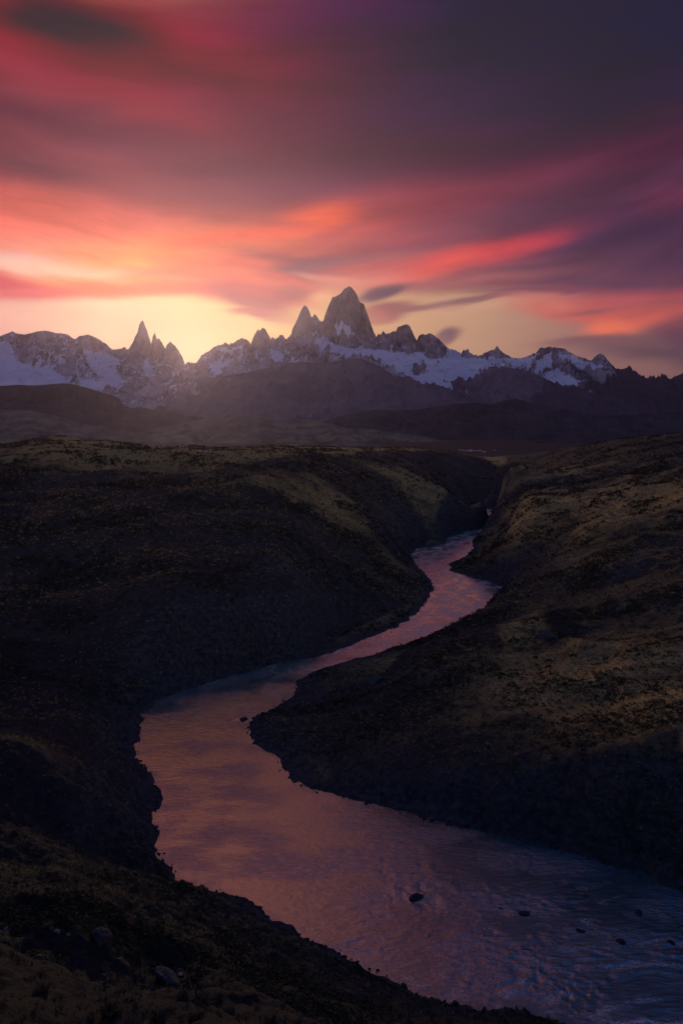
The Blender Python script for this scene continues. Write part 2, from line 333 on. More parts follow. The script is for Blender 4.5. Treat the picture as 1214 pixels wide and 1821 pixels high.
FARB = [(880, 904), (872, 909), (880, 916), (882, 924), (878, 932), (868, 939), (856, 946), (838, 962), (841, 975), (825, 990), (797, 1003), (800, 1015), (830, 1025), (870, 1035), (895, 1045), (870, 1068), (845, 1100), (790, 1118), (720, 1145), (660, 1165), (600, 1180), (560, 1195), (522, 1210), (528, 1222), (520, 1238), (500, 1250), (475, 1268), (450, 1277), (440, 1290), (441, 1306), (455, 1320), (480, 1340), (505, 1362), (525, 1374), (512, 1384), (540, 1400), (590, 1412), (640, 1425), (720, 1445), (800, 1465), (870, 1480), (950, 1500), (1050, 1530), (1150, 1560), (1214, 1590), (1300, 1625), (1700, 1760)]
poly = np.array([on(*p) for p in NEARB + FARB])
def poly_sd(x, y):
    """distance to the river's edge, negative in the water"""
    shp = x.shape; x = x.ravel(); y = y.ravel(); d2 = np.full(x.shape, 1e12); inside = np.zeros(x.shape, bool)
    A = poly; B = np.roll(poly, -1, 0)
    for (ax, ay), (bx, by) in zip(A, B):
        ex, ey = bx - ax, by - ay; t = np.clip(((x - ax) * ex + (y - ay) * ey) / (ex * ex + ey * ey + 1e-9), 0, 1)
        d2 = np.minimum(d2, (x - ax - t * ex) ** 2 + (y - ay - t * ey) ** 2)
        c = ((ay > y) != (by > y)); 
        if ey != 0: inside ^= c & (x < ex * (y - ay) / ey + ax)
    d = np.sqrt(d2); d[inside] *= -1
    return d.reshape(shp)

# ------------------------------------------------------------------ terrain control points (photo x, photo y, distance)
CT = [(0,1821,22),(300,1821,30),(600,1821,45),(800,1821,80),(0,1650,45),(250,1650,60),(450,1680,85),(0,1500,75),(150,1500,90),(235,1500,112),(0,1350,108),(120,1350,145),(0,1262,125),(600,1760,84),(350,1600,105),(700,1821,66),(800,1840,72),(950,1850,70),(1100,1860,72),(1214,1900,70),(1300,1900,78),(560,1720,90),
 (0,1203,205),(0,1005,300),(0,880,400),(0,824,480),(200,1203,215),(200,1005,295),(200,880,400),(200,826,480),(300,1150,228),(400,1100,245),(300,1050,255),(400,1000,300),(400,900,380),(400,826,480),(550,1100,285),(600,1050,330),(600,1000,360),(500,950,345),(600,900,450),(500,850,455),(650,1050,352),(690,965,462),(660,930,455),(560,1140,284),
 (0,800,800),(100,776,760),(60,784,680),(200,795,800),(350,803,900),(450,797,950),(550,805,700),(600,830,560),(600,797,1000),
 (690,845,620),(790,868,650),(850,900,690),(700,900,570),(750,950,575),(640,860,560),
 (700,797,1000),(770,803,1000),(800,812,1000),(800,850,860),(860,900,800),(868,858,930),(870,816,1120),(905,811,1180),(830,811,1080),(950,806,1200),
 (1214,1310,145),(1100,1305,154),(1000,1303,163),(860,1290,178),(740,1235,208),(985,1180,215),(1214,1200,190),(850,1180,226),(750,1180,238),(1100,1250,177),(1214,1250,166),(972,1120,255),(850,1130,256),(1214,1100,235),(1100,1050,290),(1214,1000,310),(1000,1080,287),(640,1240,222),(560,1270,215),
 (1000,900,500),(1214,900,400),(1214,850,480),(1214,772,800),(950,805,1150),(1050,790,1000),(1150,777,900),(880,860,650),(880,830,700),(950,840,750),(930,930,470),(1060,915,430),(1000,960,420),(900,1000,400),(1000,1020,340),(1150,960,362),(860,1000,425),(900,935,560),(920,900,560),(890,890,640),(940,877,600),(1000,870,600),(1214,820,600)]
C = []
for px, py, Yd in CT:
    x, z = at(px, py, Yd); C.append((x, Yd, z))
C += [(0, 1.5, 73.3), (-6, 2, 74), (6, 2, 72.6), (-70, 150, 17), (-95, 190, 12), (-14, 10, 70), (8, 10, 66), (25, 20, 54),
      (-60, 20, 70), (-120, 60, 62), (-200, 120, 50), (-260, 260, 36), (-500, 420, 56), (-900, 700, 66), (60, 10, 46), (110, 30, 8), (200, 50, 6), (230, 190, 26), (300, 300, 34), (500, 400, 52), (900, 600, 70), (-10, -10, 76), (10, -10, 74), (-100, -60, 80), (100, -60, 60),
      (-1500, 3000, 12), (0, 2400, 10), (1500, 3000, 12), (0, 1700, 12), (-900, 1700, 14), (900, 1900, 14), (500, 1500, 24), (-500, 1350, 20), (330, 1500, 14)]
C = np.array(C)
def qc(x, y):
    r = np.hypot(x, y) + 1e-6; return np.clip(np.arctan2(x, np.maximum(y, -.3 * r)), -1.6, 1.6) * 2.6, np.log(r + 3)
cq = np.stack(qc(C[:, 0], C[:, 1]), 1)
def tps(r2): return r2 * np.log(r2 + 1e-9)
n_ = len(C); D2 = ((cq[:, None] - cq[None]) ** 2).sum(-1)
A_ = np.zeros((n_ + 3, n_ + 3)); A_[:n_, :n_] = tps(D2) + np.eye(n_) * 2e-4; A_[:n_, n_] = 1; A_[:n_, n_ + 1:] = cq; A_[n_:, :n_] = A_[:n_, n_:].T
sol = np.linalg.solve(A_, np.concatenate([C[:, 2], np.zeros(3)]))
def base_h(x, y):
    a, s_ = qc(x, y); out = sol[n_] + sol[n_ + 1] * a + sol[n_ + 2] * s_
    for i in range(n_): out = out + sol[i] * tps((a - cq[i, 0]) ** 2 + (s_ - cq[i, 1]) ** 2)
    r = np.hypot(x, y); far = sstep(1700, 2600, r)
    out = np.clip(out, 2.0, 92)
    nearcam = 1 - sstep(5, 16, r); out = out * (1 - nearcam) + nearcam * (73.2 - .62 * y - .12 * x)
    return out * (1 - far) + 10 * far
def ground_z(x, y, full=False):
    r = np.hypot(x, y)
    d = poly_sd(x, y)
    d = d + fbm(x / 9, y / 9, 4) * 2.0 * sstep(0, 60, r) + fbm(x / 2.2, y / 2.2, 2) * .7
    b = base_h(x, y)
    land = np.maximum(d, 0)
    amp = sstep(0, 80, land) * sstep(20, 300, r)
    gul = ridged(x / 60 + .2 * fbm(x / 40, y / 40, 2), y / 60, 4) - .9
    b = b + amp * ((gul - .35) * 3.0 * (1 - .8 * sstep(420, 900, r)) + fbm(x / 130, y / 130, 4) * 3.2 * (1 - .5 * sstep(420, 900, r)))
    b = np.maximum(b, 1.0)
    wr = np.where((x > 0) & (y < 260), 5.5, 7.0) * (1 + .35 * fbm(x / 30, y / 30, 2))
    near = (y < 140) & (x < 18) | (y < 100); wr = np.where(near, 3.0, wr)
    nw = (1 - sstep(125, 150, y)) * (1 - sstep(60, 100, x) * sstep(95, 110, y)); cap = land * (.60 + .10 * fbm(x / 20, y / 20, 2)) + .5
    b = np.where(b > cap, b * (1 - nw) + cap * nw, b)
    ramp = 1 - np.exp(-(land / wr) ** (1.0 + .6 * (1 - nw)))
    z = b * ramp
    # bedding ledges on the steep cut banks
    steep = np.exp(-land / (wr * 1.6)) * sstep(3, 10, b) * (1 - near * .8)
    z = z + steep * (np.abs(((z / 2.4 + fbm(x / 25, y / 25, 2)) % 1) - .5) * 1.1)
    # hummocks and tussock mounds
    far = 1 - sstep(250, 900, r)
    z = z + (.5 * fbm(x / 6, y / 6, 3) + .28 * np.maximum(fbm(x / 1.7, y / 1.7, 3), 0)) * sstep(0, 4, land) * (.3 + .7 * far)
    z = z + fbm(x / 28, y / 28, 4) * 1.3 * sstep(2, 25, land) * sstep(20, 90, r)
    z = np.where(d < 0, -1.6 * (1 - np.exp(d / 2.0)), z + .12 * np.abs(fbm(x / 1.1, y / 1.1, 2)) * (land > 0))
    return (z, d, ramp, b) if full else z

def gz(x, y): return float(ground_z(np.array([x], float), np.array([y], float))[0])

naz_f = 760
az = np.concatenate([np.linspace(-180, -50, 40)[:-1], np.linspace(-50, -27, 70)[:-1], np.linspace(-27, 27, naz_f), np.linspace(27, 50, 70)[1:], np.linspace(50, 180, 40)[1:]])
azr = np.radians(az)
rr = np.concatenate([[0.4], np.geomspace(1.5, 60, 230), np.geomspace(60, 1400, 760)[1:], np.geomspace(1400, 32000, 110)[1:]])
RG, AG = np.meshgrid(rr, azr, indexing='ij')
gx = RG * np.sin(AG); gy = RG * np.cos(AG)
z, d, ramp, b = ground_z(gx, gy, True)
# slope for the cover
flat_lit = sstep(.0, 1.0, np.ones_like(z))
e_ = 6.0
bx = (base_h(gx + e_, gy) - base_h(gx - e_, gy)) / (2 * e_); by = (base_h(gx, gy + e_) - base_h(gx, gy - e_)) / (2 * e_)
slope = np.hypot(bx, by)
flat_lit = (1 - sstep(.06, .17, slope)) * (1 - .8 * sstep(1150, 1350, RG))
for px_, py_, Yd_, r_, a_ in [(610, 885, 450, 60, .62), (655, 935, 460, 45, .62), (530, 865, 460, 70, .5), (745, 858, 640, 48, .75), (1000, 1200, 205, 40, 1), (880, 1180, 222, 26, .7), (1130, 1230, 180, 34, .9), (1010, 890, 520, 90, 1), (1150, 870, 470, 110, .8), (900, 845, 720, 80, .8)]:  # golden grass patches stand in for low sunlight on this ground
    x_ = float(ratio(px_, py_)[0]) * Yd_; flat_lit = np.maximum(flat_lit, a_ * np.exp(-(((gx - x_) ** 2 + (gy - Yd_) ** 2) / r_ ** 2)))
zr = np.gradient(z, axis=0) / np.gradient(rr)[:, None]; za = np.gradient(z, axis=1) / (RG * np.gradient(azr)[None, :])
sl_act = np.hypot(zr, za); k5 = np.ones(5) / 5
for ax_ in (0, 1): sl_act = np.apply_along_axis(lambda v: np.convolve(v, k5, 'same'), ax_, sl_act)
flat_lit = np.where((gy < 420) & (gy > 190) & (gx < -20), flat_lit * .25, flat_lit)
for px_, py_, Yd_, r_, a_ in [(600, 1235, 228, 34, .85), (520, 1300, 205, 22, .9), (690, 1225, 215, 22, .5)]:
    x_ = float(ratio(px_, py_)[0]) * Yd_; flat_lit = flat_lit * (1 - a_ * np.exp(-(((gx - x_) ** 2 + (gy - Yd_) ** 2) / r_ ** 2)))
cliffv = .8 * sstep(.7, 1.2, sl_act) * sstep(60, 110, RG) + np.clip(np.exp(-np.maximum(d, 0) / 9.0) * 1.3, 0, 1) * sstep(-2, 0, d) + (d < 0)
soilv = sstep(.25, .6, fbm(gx / 45, gy / 45, 4)) * sstep(.12, .35, slope)
grid_mesh("ground", np.stack([gx, gy, z], -1), len(rr), len(az), M_ground, {"flat": flat_lit, "cliff": np.clip(cliffv, 0, 1), "soil": soilv, "heath_shade": (1 - sstep(120, 170, gy - 80 * sstep(-20, -70, gx) * 0 - 90 * (1 - sstep(-75, -35, gx)))) * (1 - sstep(20, 80, gx) * sstep(100, 112, gy)) * (d > -50)})
#@@MORE
# ------------------------------------------------------------------ river water
k = mat("glacial_water")
foam = k.attr("foam")
fm = k.math('MULTIPLY', foam, k.rng(k.nz(1.6, 6, .75, stretch=(1, 2.5, 1)), .40, .66))
k.s(k.bs, 'Base Color', k.mix(fm, k.mix(k.attr('broken'), (.035, .062, .066), (.55, .44, .32)), (.80, .66, .52)))  # far reach pale gold: sky glints put into the broken water's colour
k.s(k.bs, 'Roughness', k.math('ADD', k.math('MULTIPLY_ADD', fm, .4, .08), k.math('MULTIPLY', k.attr('broken'), .34)))
k.bs.inputs['IOR'].default_value = 2.4; k.bs.inputs['Specular IOR Level'].default_value = 1.0
w1 = k.nz(.55, 5, .6, stretch=(1, 3.4, 1)); w2 = k.nz(2.0, 4, .6, stretch=(1, 3.4, 1)); w3 = k.nz(.09, 3, .5)
k.bump(k.math('ADD', k.math('MULTIPLY', w1, 1.0), k.math('MULTIPLY', w2, .28)), .17, 1.0)
for n_b in k.t.nodes:
    if n_b.type == 'BUMP': k.s(n_b, 'Strength', k.attr('ripple'))
M_water = k.m
wr_ = np.geomspace(62, 900, 900); wa_ = np.radians(np.linspace(-32, 62, 1100))
RG, AG = np.meshgrid(wr_, wa_, indexing='ij'); wx = RG * np.sin(AG); wy = RG * np.cos(AG)
wd = -poly_sd(wx, wy)
warp = fbm(wx / 14, wy / 14, 3) * 6
hw = ridged((wx + warp) / 7.0, (wy - warp) / 3.4, 4) - .8
hw2 = fbm((wx + warp) / 3.0, (wy + warp * .4) / .95, 4)
rough = (1 - .3 * sstep(200, 340, wy)) * np.clip(.35 + .9 * sstep(-20, 25, wx) * (1 - sstep(125, 150, wy)) + .5 * np.exp(-((wx + 12) ** 2 + (wy - 118) ** 2) / 500) + .8 * np.maximum(fbm(wx / 40, wy / 40, 3), 0), 0, 1.5)
wz = (hw * .018 + hw2 * (.085 + .015 * (1 - sstep(120, 150, wy))) * (.35 + 1.5 * sstep(-.3, .4, fbm(wx / 18, wy / 9, 3)))) * rough * sstep(-1, 3, wd)
cr_ = fbm((wx + warp) / 5, (wy + warp * .5) / 2.2, 4)
foamv = sstep(.12, .5, cr_) * sstep(10, 40, wx) * (1 - sstep(118, 145, wy)) * .75 + sstep(.0, .35, cr_) * np.exp(-((wd - 1.5) / 2.5) ** 2) * sstep(0, 30, wx) * (1 - sstep(112, 125, wy))
ROCKS = [(740, 1597, 34), (932, 1625, 26), (1134, 1625, 20), (1103, 1676, 18), (1030, 1655, 20), (1192, 1676, 16), (433, 1280, 16)]
for px_, py_, w_ in ROCKS:       # broken water round and behind each rock
    x_, y_ = on(px_, py_); r_ = w_ * math.hypot(x_, y_) / F * .6; fx, fy = (.8, -.6) if px_ < 900 else (.97, -.25)
    al = (wx - x_) * fx + (wy - y_) * fy; ac_ = -(wx - x_) * fy + (wy - y_) * fx
    foamv = np.maximum(foamv, .55 * np.exp(-((ac_ / r_) ** 2)) * np.exp(-np.maximum(al, 0) / (4 * r_)) * np.exp(-(np.minimum(al, 0) / (1.1 * r_)) ** 2) * (.6 + 1.2 * np.abs(cr_)))
    wz += .10 * np.exp(-((ac_ / r_) ** 2)) * np.exp(-((al + r_) / r_) ** 2) - .08 * np.exp(-((ac_ / r_) ** 2)) * np.exp(-((al - 1.3 * r_) / r_) ** 2)
foamv = np.maximum(foamv, .7 * sstep(.02, .4, fbm((wx + warp) / 5.0, (wy + warp) / 9.0, 6)) * sstep(250, 330, wy) * sstep(0, 4, wd))  # far-bend foam streaks, pale in place of bright sky reflections
grid_mesh("river", np.stack([wx, wy, wz], -1), len(wr_), len(wa_), M_water, {"foam": foamv, "broken": np.clip(.03 + .85 * sstep(170, 330, wy) * (.55 + .9 * fbm((wx + warp) / 6, (wy + warp) / 12, 5)), 0, 1), "ripple": np.clip(1.05 - .88 * sstep(180, 330, wy), 0, 1) * (.62 + .7 * sstep(-.3, .4, fbm(wx / 16, wy / 9, 3)))})

# ------------------------------------------------------------------ mountains: cones let down from traced crest lines
def in_poly(px, py, pts):
    ins = np.zeros(px.shape, bool); n = len(pts)
    for i in range(n):
        (ax, ay), (bx, by) = pts[i], pts[(i + 1) % n]
        if ay == by: continue
        ins ^= ((ay > py) != (by > py)) & (px < (bx - ax) * (py - ay) / (by - ay) + ax)
    return ins
def massif(name, crest, Yc, material, front, backd, s1=1.0, d1=300, s2=.4, steep=(), jag=1.0, rough=120, sx_=16, spurs=(), snow=(), bare=(), snowline=None, seed=0, curve=None, base_snow=.0, dark=()):
    rs = np.random.RandomState(seed + 5)
    pts = np.array(crest, float); px = np.arange(pts[0, 0], pts[-1, 0], 1.0)
    py = np.interp(px, pts[:, 0], pts[:, 1])
    j = fbm(px / 7 + seed * 9.1, px * 0 + seed, 3) * 2.2 + perlin(px / 2.3, px * 0 + 7.7 + seed) * 1.0
    j = j + np.interp(px, *zip(*[q_ for a_, b_, s_, dd in steep for q_ in ((a_ - .1, 0), (a_, 1), (b_, 1), (b_ + .1, 0))])) * np.abs(perlin(px / 3.1 + seed, px * 0 + 3.3)) * 3.5 * (1 if seed == 2 else .3) if steep else j
    py = py - np.abs(j) * jag + .9 * jag
    Yl = np.full(px.shape, float(Yc))
    if curve is not None: Yl = Yl + np.interp(px, [c_[0] for c_ in curve], [c_[1] for c_ in curve])
    Yl += fbm(px / 40 + seed, px * 0, 3) * Yc * .02
    S1 = np.full(px.shape, s1); D1 = np.full(px.shape, float(d1))
    for a_, b_, s_, dd in steep:
        m_ = (px >= a_) & (px <= b_); S1[m_] = s_; D1[m_] = dd
    a, bq = ratio(px, py); src = [np.stack([a * Yl, Yl, CZ + bq * Yl, S1, D1], 1)]
    for sp in spurs:       # side ridges: list of (px, py, Y), slope, distance
        P = np.array(sp[0], float); t = np.linspace(0, len(P) - 1, 26 * (len(P) - 1) + 1)
        q = [np.interp(t, np.arange(len(P)), P[:, i_]) for i_ in range(3)]
        a, bq = ratio(q[0], q[1]); zz = CZ + bq * q[2] + fbm(t * 3 + seed, t * 0, 3) * rough * .35
        src.append(np.stack([a * q[2], q[2], zz, np.full(t.shape, sp[1]), np.full(t.shape, sp[2])], 1))
    src = np.concatenate(src)
    x0, x1 = src[:, 0].min() - 600, src[:, 0].max() + 600
    xs = np.arange(x0, x1, sx_); 
    tf = np.concatenate([-np.geomspace(sx_ * .6, front, int(64 + front / 45))[::-1], [0], np.geomspace(sx_ * .6, backd, 50)])
    tf = np.unique(tf)
    # finer rows by the crest but not absurdly so
    Yx = np.interp(xs, src[:len(px), 0], src[:len(px), 1])
    GX, T = np.meshgrid(xs, tf); GY = Yx[None, :] + T
    wxx = GX + fbm(GX / 900 + seed, GY / 900, 4) * 130 * sstep(60, 900, np.abs(T)); wyy = GY + fbm(GX / 700, GY / 700 + seed + 5, 4) * 130 * sstep(60, 900, np.abs(T))
    H = np.full(GX.shape, -1e9); DD = np.full(GX.shape, 1e9)
    for (sx0, sy0, sz0, a_, b_) in src:
        c0 = np.searchsorted(xs, sx0 - 3200); c1 = np.searchsorted(xs, sx0 + 3200)
        dx = wxx[:, c0:c1] - sx0; dy = wyy[:, c0:c1] - sy0; d_ = np.sqrt(dx * dx + dy * dy)
        h = sz0 - np.where(d_ < b_, a_ * d_, a_ * b_ + s2 * (d_ - b_))
        Hs = H[:, c0:c1]; m_ = h > Hs; Hs[m_] = h[m_]; D_ = DD[:, c0:c1]; D_[m_] = d_[m_]
    w = sstep(0, 500, DD)
    ax_, bz_ = GX / GY, (H - CZ) / GY
    # where on the photograph each point lies, to lay out the snowfields that belong to the mountain
    v_den = (bz_ * CP + SP); t_ = (CP * bz_ + SP) / (CP - SP * bz_)
    ppy = 910.5 - F * t_; ppx = 607 + F * ax_ * (CP + SP * t_)
    wpx = ppx + fbm(GX / 160, GY / 160 + seed, 4) * 7; wpy = ppy + fbm(GX / 150 + 4, GY / 170, 4) * 6
    SM = np.zeros(GX.shape)
    for p_ in snow: SM[in_poly(wpx, wpy, p_)] = 1
    BM = np.zeros(GX.shape)
    for p_ in bare: BM[in_poly(wpx, wpy, p_)] = 1
    SM = SM * (1 - BM)
    r1 = ridged(GX / 620 + seed * 3, GY / 900, 6, .55) - .9; r2 = ridged(GX / 170 + seed, GY / 420, 5, .6) - .9
    amp = rough * (1 - .75 * SM)
    H = H + w * amp * r1 + sstep(20, 260, DD) * amp * .33 * r2 + sstep(0, 120, DD) * (perlin(GX / 55, GY / 75) * 10 + perlin(GX / 28, GY / 33) * 5) * (1 - .7 * SM) * min(1, rough / 80)
    stp = np.zeros(len(xs))
    for a_, b_, s_, dd in steep:
        ac = float(ratio(a_, 600)[0]) * Yc; bc = float(ratio(b_, 600)[0]) * Yc; stp = np.maximum(stp, ((xs > ac - 150) & (xs < bc + 150)) * min(1, s_ / 3.5))
    H = H + stp[None, :] * sstep(10, 110, DD) * (1 - sstep(500, 900, DD)) * ((ridged(GX / 95 + seed, GY / 420, 4) - .9) * 75 + perlin(GX / 38, GY / 90) * 45)
    gy_, gx_ = np.gradient(H); sl_ = np.hypot(gx_ / sx_, gy_ / np.gradient(tf)[:, None])
    sn = .74 * SM + np.where(BM > 0, .08 if base_snow else 0, base_snow * (1 - SM))
    if snowline is not None:
        sn = np.maximum(sn, sstep(snowline[0], snowline[1], H) * (1 - sstep(.55, 1.15, sl_ + fbm(GX / 200, GY / 200, 4) * .9)) * .66 * (1 - BM))
    sn = sn - .35 * sstep(1.1, 2.2, sl_) * (1 - SM)
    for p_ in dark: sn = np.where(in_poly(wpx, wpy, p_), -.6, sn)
    H = np.maximum(H - 3000 * sstep(.93, .99, -tf[:, None] / front), 3.0)
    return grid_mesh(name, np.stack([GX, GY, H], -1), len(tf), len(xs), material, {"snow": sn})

massif("mountain_range", [(-430, 560), (-200, 570), (-60, 592), (0, 597), (22, 588), (30, 592), (45, 594), (60, 590), (80, 586), (100, 591), (120, 593), (128, 600), (135, 602), (142, 596), (158, 594), (172, 600), (190, 611), (200, 621), (215, 619), (222, 616), (226, 621), (230, 618), (238, 603), (243, 592), (247, 588), (248, 575), (251, 569), (255, 568), (258, 578), (262, 588), (266, 600), (268, 616), (270, 607), (273, 592), (276, 590), (279, 602), (283, 600), (287, 605), (292, 615), (295, 619), (298, 610), (303, 606), (310, 612), (318, 622), (324, 634), (328, 648), (334, 650), (339, 646), (345, 655), (352, 664), (372, 700)],
       19000, M_rock, 4600, 2200, s1=1.25, d1=420, s2=.27, steep=((0, 228, 1.9, 240), (229, 268, 4.5, 190), (268.5, 295, 4.5, 150), (295.5, 330, 3.0, 190)), jag=.9, rough=130, seed=1,
       spurs=(([(110, 596, 18900), (135, 650, 18000), (160, 690, 17200)], .8, 300), ([(190, 615, 18900), (205, 660, 18100)], .9, 300), ([(300, 640, 18850), (296, 668, 18300)], 1.1, 220), ([(22, 592, 18950), (40, 640, 18200)], 1.0, 200)),
       snow=([(-400, 640), (0, 610), (16, 608), (30, 640), (60, 646), (95, 655), (130, 680), (160, 690), (160, 760), (-400, 760)], [(140, 672), (200, 668), (245, 682), (262, 690), (300, 704), (320, 716), (300, 770), (130, 770)], [(150, 625), (185, 628), (215, 640), (200, 670), (165, 660)], [(252, 635), (262, 640), (278, 668), (270, 680), (256, 655)], [(278, 668), (300, 668), (312, 672), (300, 678)], [(296, 645), (304, 650), (306, 668), (298, 666)]),
       bare=([(228, 560), (270, 560), (330, 600), (345, 660), (320, 660), (300, 640), (262, 632), (250, 650), (230, 648)],), snowline=(700, 1300), base_snow=.40)
massif("mountain_range", [(262, 752), (275, 740), (292, 722), (312, 698), (330, 678), (345, 662), (350, 651), (358, 633), (365, 627), (380, 617), (395, 611), (400, 608), (408, 612), (420, 606), (430, 600), (440, 603), (446, 612), (449, 602), (453, 592), (458, 584), (462, 587), (467, 581), (472, 585), (478, 596), (484, 606), (488, 611), (493, 600), (498, 594), (502, 595), (508, 607), (514, 613), (515, 602), (520, 584), (528, 568), (535, 550), (541, 541), (546, 543), (550, 552), (553, 562), (556, 563), (559, 557), (563, 560), (567, 567), (572, 571), (575, 568), (579, 555), (586, 538), (592, 526), (598, 524), (606, 518), (614, 510), (621, 508), (628, 512), (634, 521), (640, 537), (643, 536), (647, 539), (651, 552), (658, 570), (664, 588), (669, 598), (672, 592), (676, 594), (681, 587), (685, 592), (692, 590), (698, 588), (703, 588), (707, 580), (715, 577), (722, 576), (728, 578), (733, 588), (738, 600), (742, 605), (745, 595), (750, 592), (756, 594), (764, 590), (770, 594), (778, 600), (786, 608), (795, 616), (805, 628), (812, 635), (820, 633), (832, 635), (840, 632), (850, 633), (862, 627), (872, 622), (878, 622), (883, 614), (888, 620), (898, 629), (910, 635), (925, 637), (940, 632), (952, 627), (960, 618), (975, 616), (985, 617), (998, 618), (1010, 624), (1020, 630), (1035, 635), (1050, 641), (1058, 632), (1066, 627), (1072, 630), (1080, 640), (1092, 652), (1100, 661), (1110, 664), (1128, 664), (1135, 668), (1146, 680), (1155, 672), (1170, 673), (1190, 674), (1200, 668), (1214, 662), (1260, 650), (1340, 660), (1500, 690)],
       17000, M_rock, 5200, 2200, s1=1.0, d1=420, s2=.30, steep=((262, 352, 1.25, 1500), (353, 445, 2.2, 190), (801, 877, 1.9, 200), (891, 1057, 1.9, 220), (1077, 1400, 1.9, 200), (446, 486, 3.2, 150), (487, 513, 3.0, 90), (514, 556, 4.6, 260), (557, 574, 3.5, 120), (575, 668, 4.6, 330), (669, 741, 3.2, 170), (742, 800, 2.6, 190), (878, 890, 2.2, 120), (1058, 1076, 1.6, 220)), jag=1.2, rough=125, sx_=11, seed=2,
       spurs=(([(465, 600, 16800), (440, 640, 16000), (430, 680, 15200)], .9, 300), ([(540, 600, 16800), (545, 640, 16000), (540, 665, 15500)], 1.3, 250), ([(625, 590, 16700), (640, 630, 16000)], .7, 200),
              ([(700, 600, 16700), (690, 640, 15800)], .7, 200), ([(768, 605, 16800), (775, 640, 15900), (790, 660, 15300)], .8, 250), ([(1000, 625, 16800), (990, 660, 16000), (980, 700, 15000)], .9, 300), ([(985, 620, 16900), (955, 660, 16100), (930, 700, 15200)], .8, 300), ([(1068, 635, 16800), (1060, 680, 15900), (1110, 710, 15000)], .8, 300), ([(1110, 668, 16700), (1130, 700, 15700)], .7, 300)),
       snow=([(556, 585), (562, 600), (600, 612), (640, 618), (700, 622), (740, 628), (800, 615), (830, 640), (900, 634), (945, 634), (958, 625), (945, 650), (930, 665), (880, 648), (860, 655), (830, 685), (800, 712), (770, 700), (730, 675), (690, 655), (660, 640), (600, 625), (570, 622), (560, 608)], [(592, 575), (605, 570), (628, 585), (625, 600), (605, 592)],
             [(392, 622), (440, 612), (436, 620), (398, 634)], [(372, 648), (420, 636), (412, 650), (380, 662)], [(356, 640), (372, 632), (368, 640)], [(990, 625), (1020, 634), (1050, 645), (1075, 650), (1060, 662), (1020, 648), (995, 640)], [(955, 640), (975, 628), (980, 645), (965, 665), (950, 660)], [(965, 668), (985, 655), (1010, 672), (1030, 675), (1020, 690), (985, 690), (968, 685)], [(998, 705), (1020, 706), (1050, 711), (1082, 718), (1062, 725), (1042, 731), (1022, 718)], [(480, 620), (505, 630), (500, 645), (485, 640)], [(515, 632), (540, 628), (545, 640), (520, 644)]),
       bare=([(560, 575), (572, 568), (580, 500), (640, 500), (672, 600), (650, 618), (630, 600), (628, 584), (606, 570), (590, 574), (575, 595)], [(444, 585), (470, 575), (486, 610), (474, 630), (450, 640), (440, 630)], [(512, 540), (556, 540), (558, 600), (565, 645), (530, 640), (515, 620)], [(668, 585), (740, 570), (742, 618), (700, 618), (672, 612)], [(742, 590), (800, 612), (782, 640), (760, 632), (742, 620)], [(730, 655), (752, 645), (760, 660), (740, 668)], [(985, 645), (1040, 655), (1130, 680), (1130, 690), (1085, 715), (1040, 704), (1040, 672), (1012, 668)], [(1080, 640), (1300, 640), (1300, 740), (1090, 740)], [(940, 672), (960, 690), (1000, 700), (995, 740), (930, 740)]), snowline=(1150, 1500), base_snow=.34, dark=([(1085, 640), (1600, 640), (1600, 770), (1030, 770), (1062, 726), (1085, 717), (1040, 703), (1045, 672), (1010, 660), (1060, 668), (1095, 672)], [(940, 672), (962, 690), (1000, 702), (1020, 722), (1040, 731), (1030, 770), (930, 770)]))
massif("mountain", [(255, 752), (275, 742), (292, 726), (312, 704), (332, 688), (350, 678), (365, 672), (390, 670), (420, 665), (440, 662), (460, 657), (500, 651), (515, 645), (535, 643), (560, 645), (590, 643), (620, 638), (640, 637), (655, 642), (675, 655), (690, 668), (705, 680), (715, 687), (720, 680), (725, 672), (732, 674), (738, 682), (750, 688), (765, 698), (782, 712), (800, 730), (830, 748)],
       13000, M_brown, 4200, 1200, s1=.55, d1=500, s2=.30, jag=.3, rough=75, sx_=14, seed=3, steep=((255, 350, 1.2, 1600),), curve=((255, 900), (450, 0), (640, -200), (830, 400)),
       spurs=(([(450, 662, 12900), (430, 690, 12100), (440, 725, 11200)], .45, 500), ([(520, 650, 12900), (560, 690, 12000), (600, 728, 11000)], .45, 500), ([(640, 640, 12800), (680, 690, 11900), (740, 715, 11200)], .5, 500)), snowline=(2300, 2800))
massif("mountain", [(765, 735), (785, 722), (800, 707), (820, 692), (840, 673), (855, 663), (870, 656), (882, 646), (895, 645), (905, 650), (925, 656), (945, 662), (960, 672), (980, 682), (1000, 696), (1020, 711), (1040, 729), (1065, 742)],
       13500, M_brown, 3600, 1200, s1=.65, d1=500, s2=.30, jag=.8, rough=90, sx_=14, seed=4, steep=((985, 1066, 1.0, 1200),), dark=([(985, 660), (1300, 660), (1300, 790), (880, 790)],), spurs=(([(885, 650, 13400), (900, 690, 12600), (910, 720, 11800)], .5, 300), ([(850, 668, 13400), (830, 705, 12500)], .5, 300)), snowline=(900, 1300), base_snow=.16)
massif("hill_range", [(530, 764), (580, 748), (610, 738), (640, 732), (670, 728), (700, 730), (740, 728), (780, 722), (820, 716), (850, 715), (880, 720), (895, 712), (912, 708), (930, 712), (950, 722), (980, 730), (1010, 735), (1050, 740), (1100, 738), (1150, 736), (1214, 732), (1400, 720)],
       9800, M_dark, 3600, 900, s1=.35, d1=500, s2=.17, jag=.3, rough=50, sx_=14, seed=5)
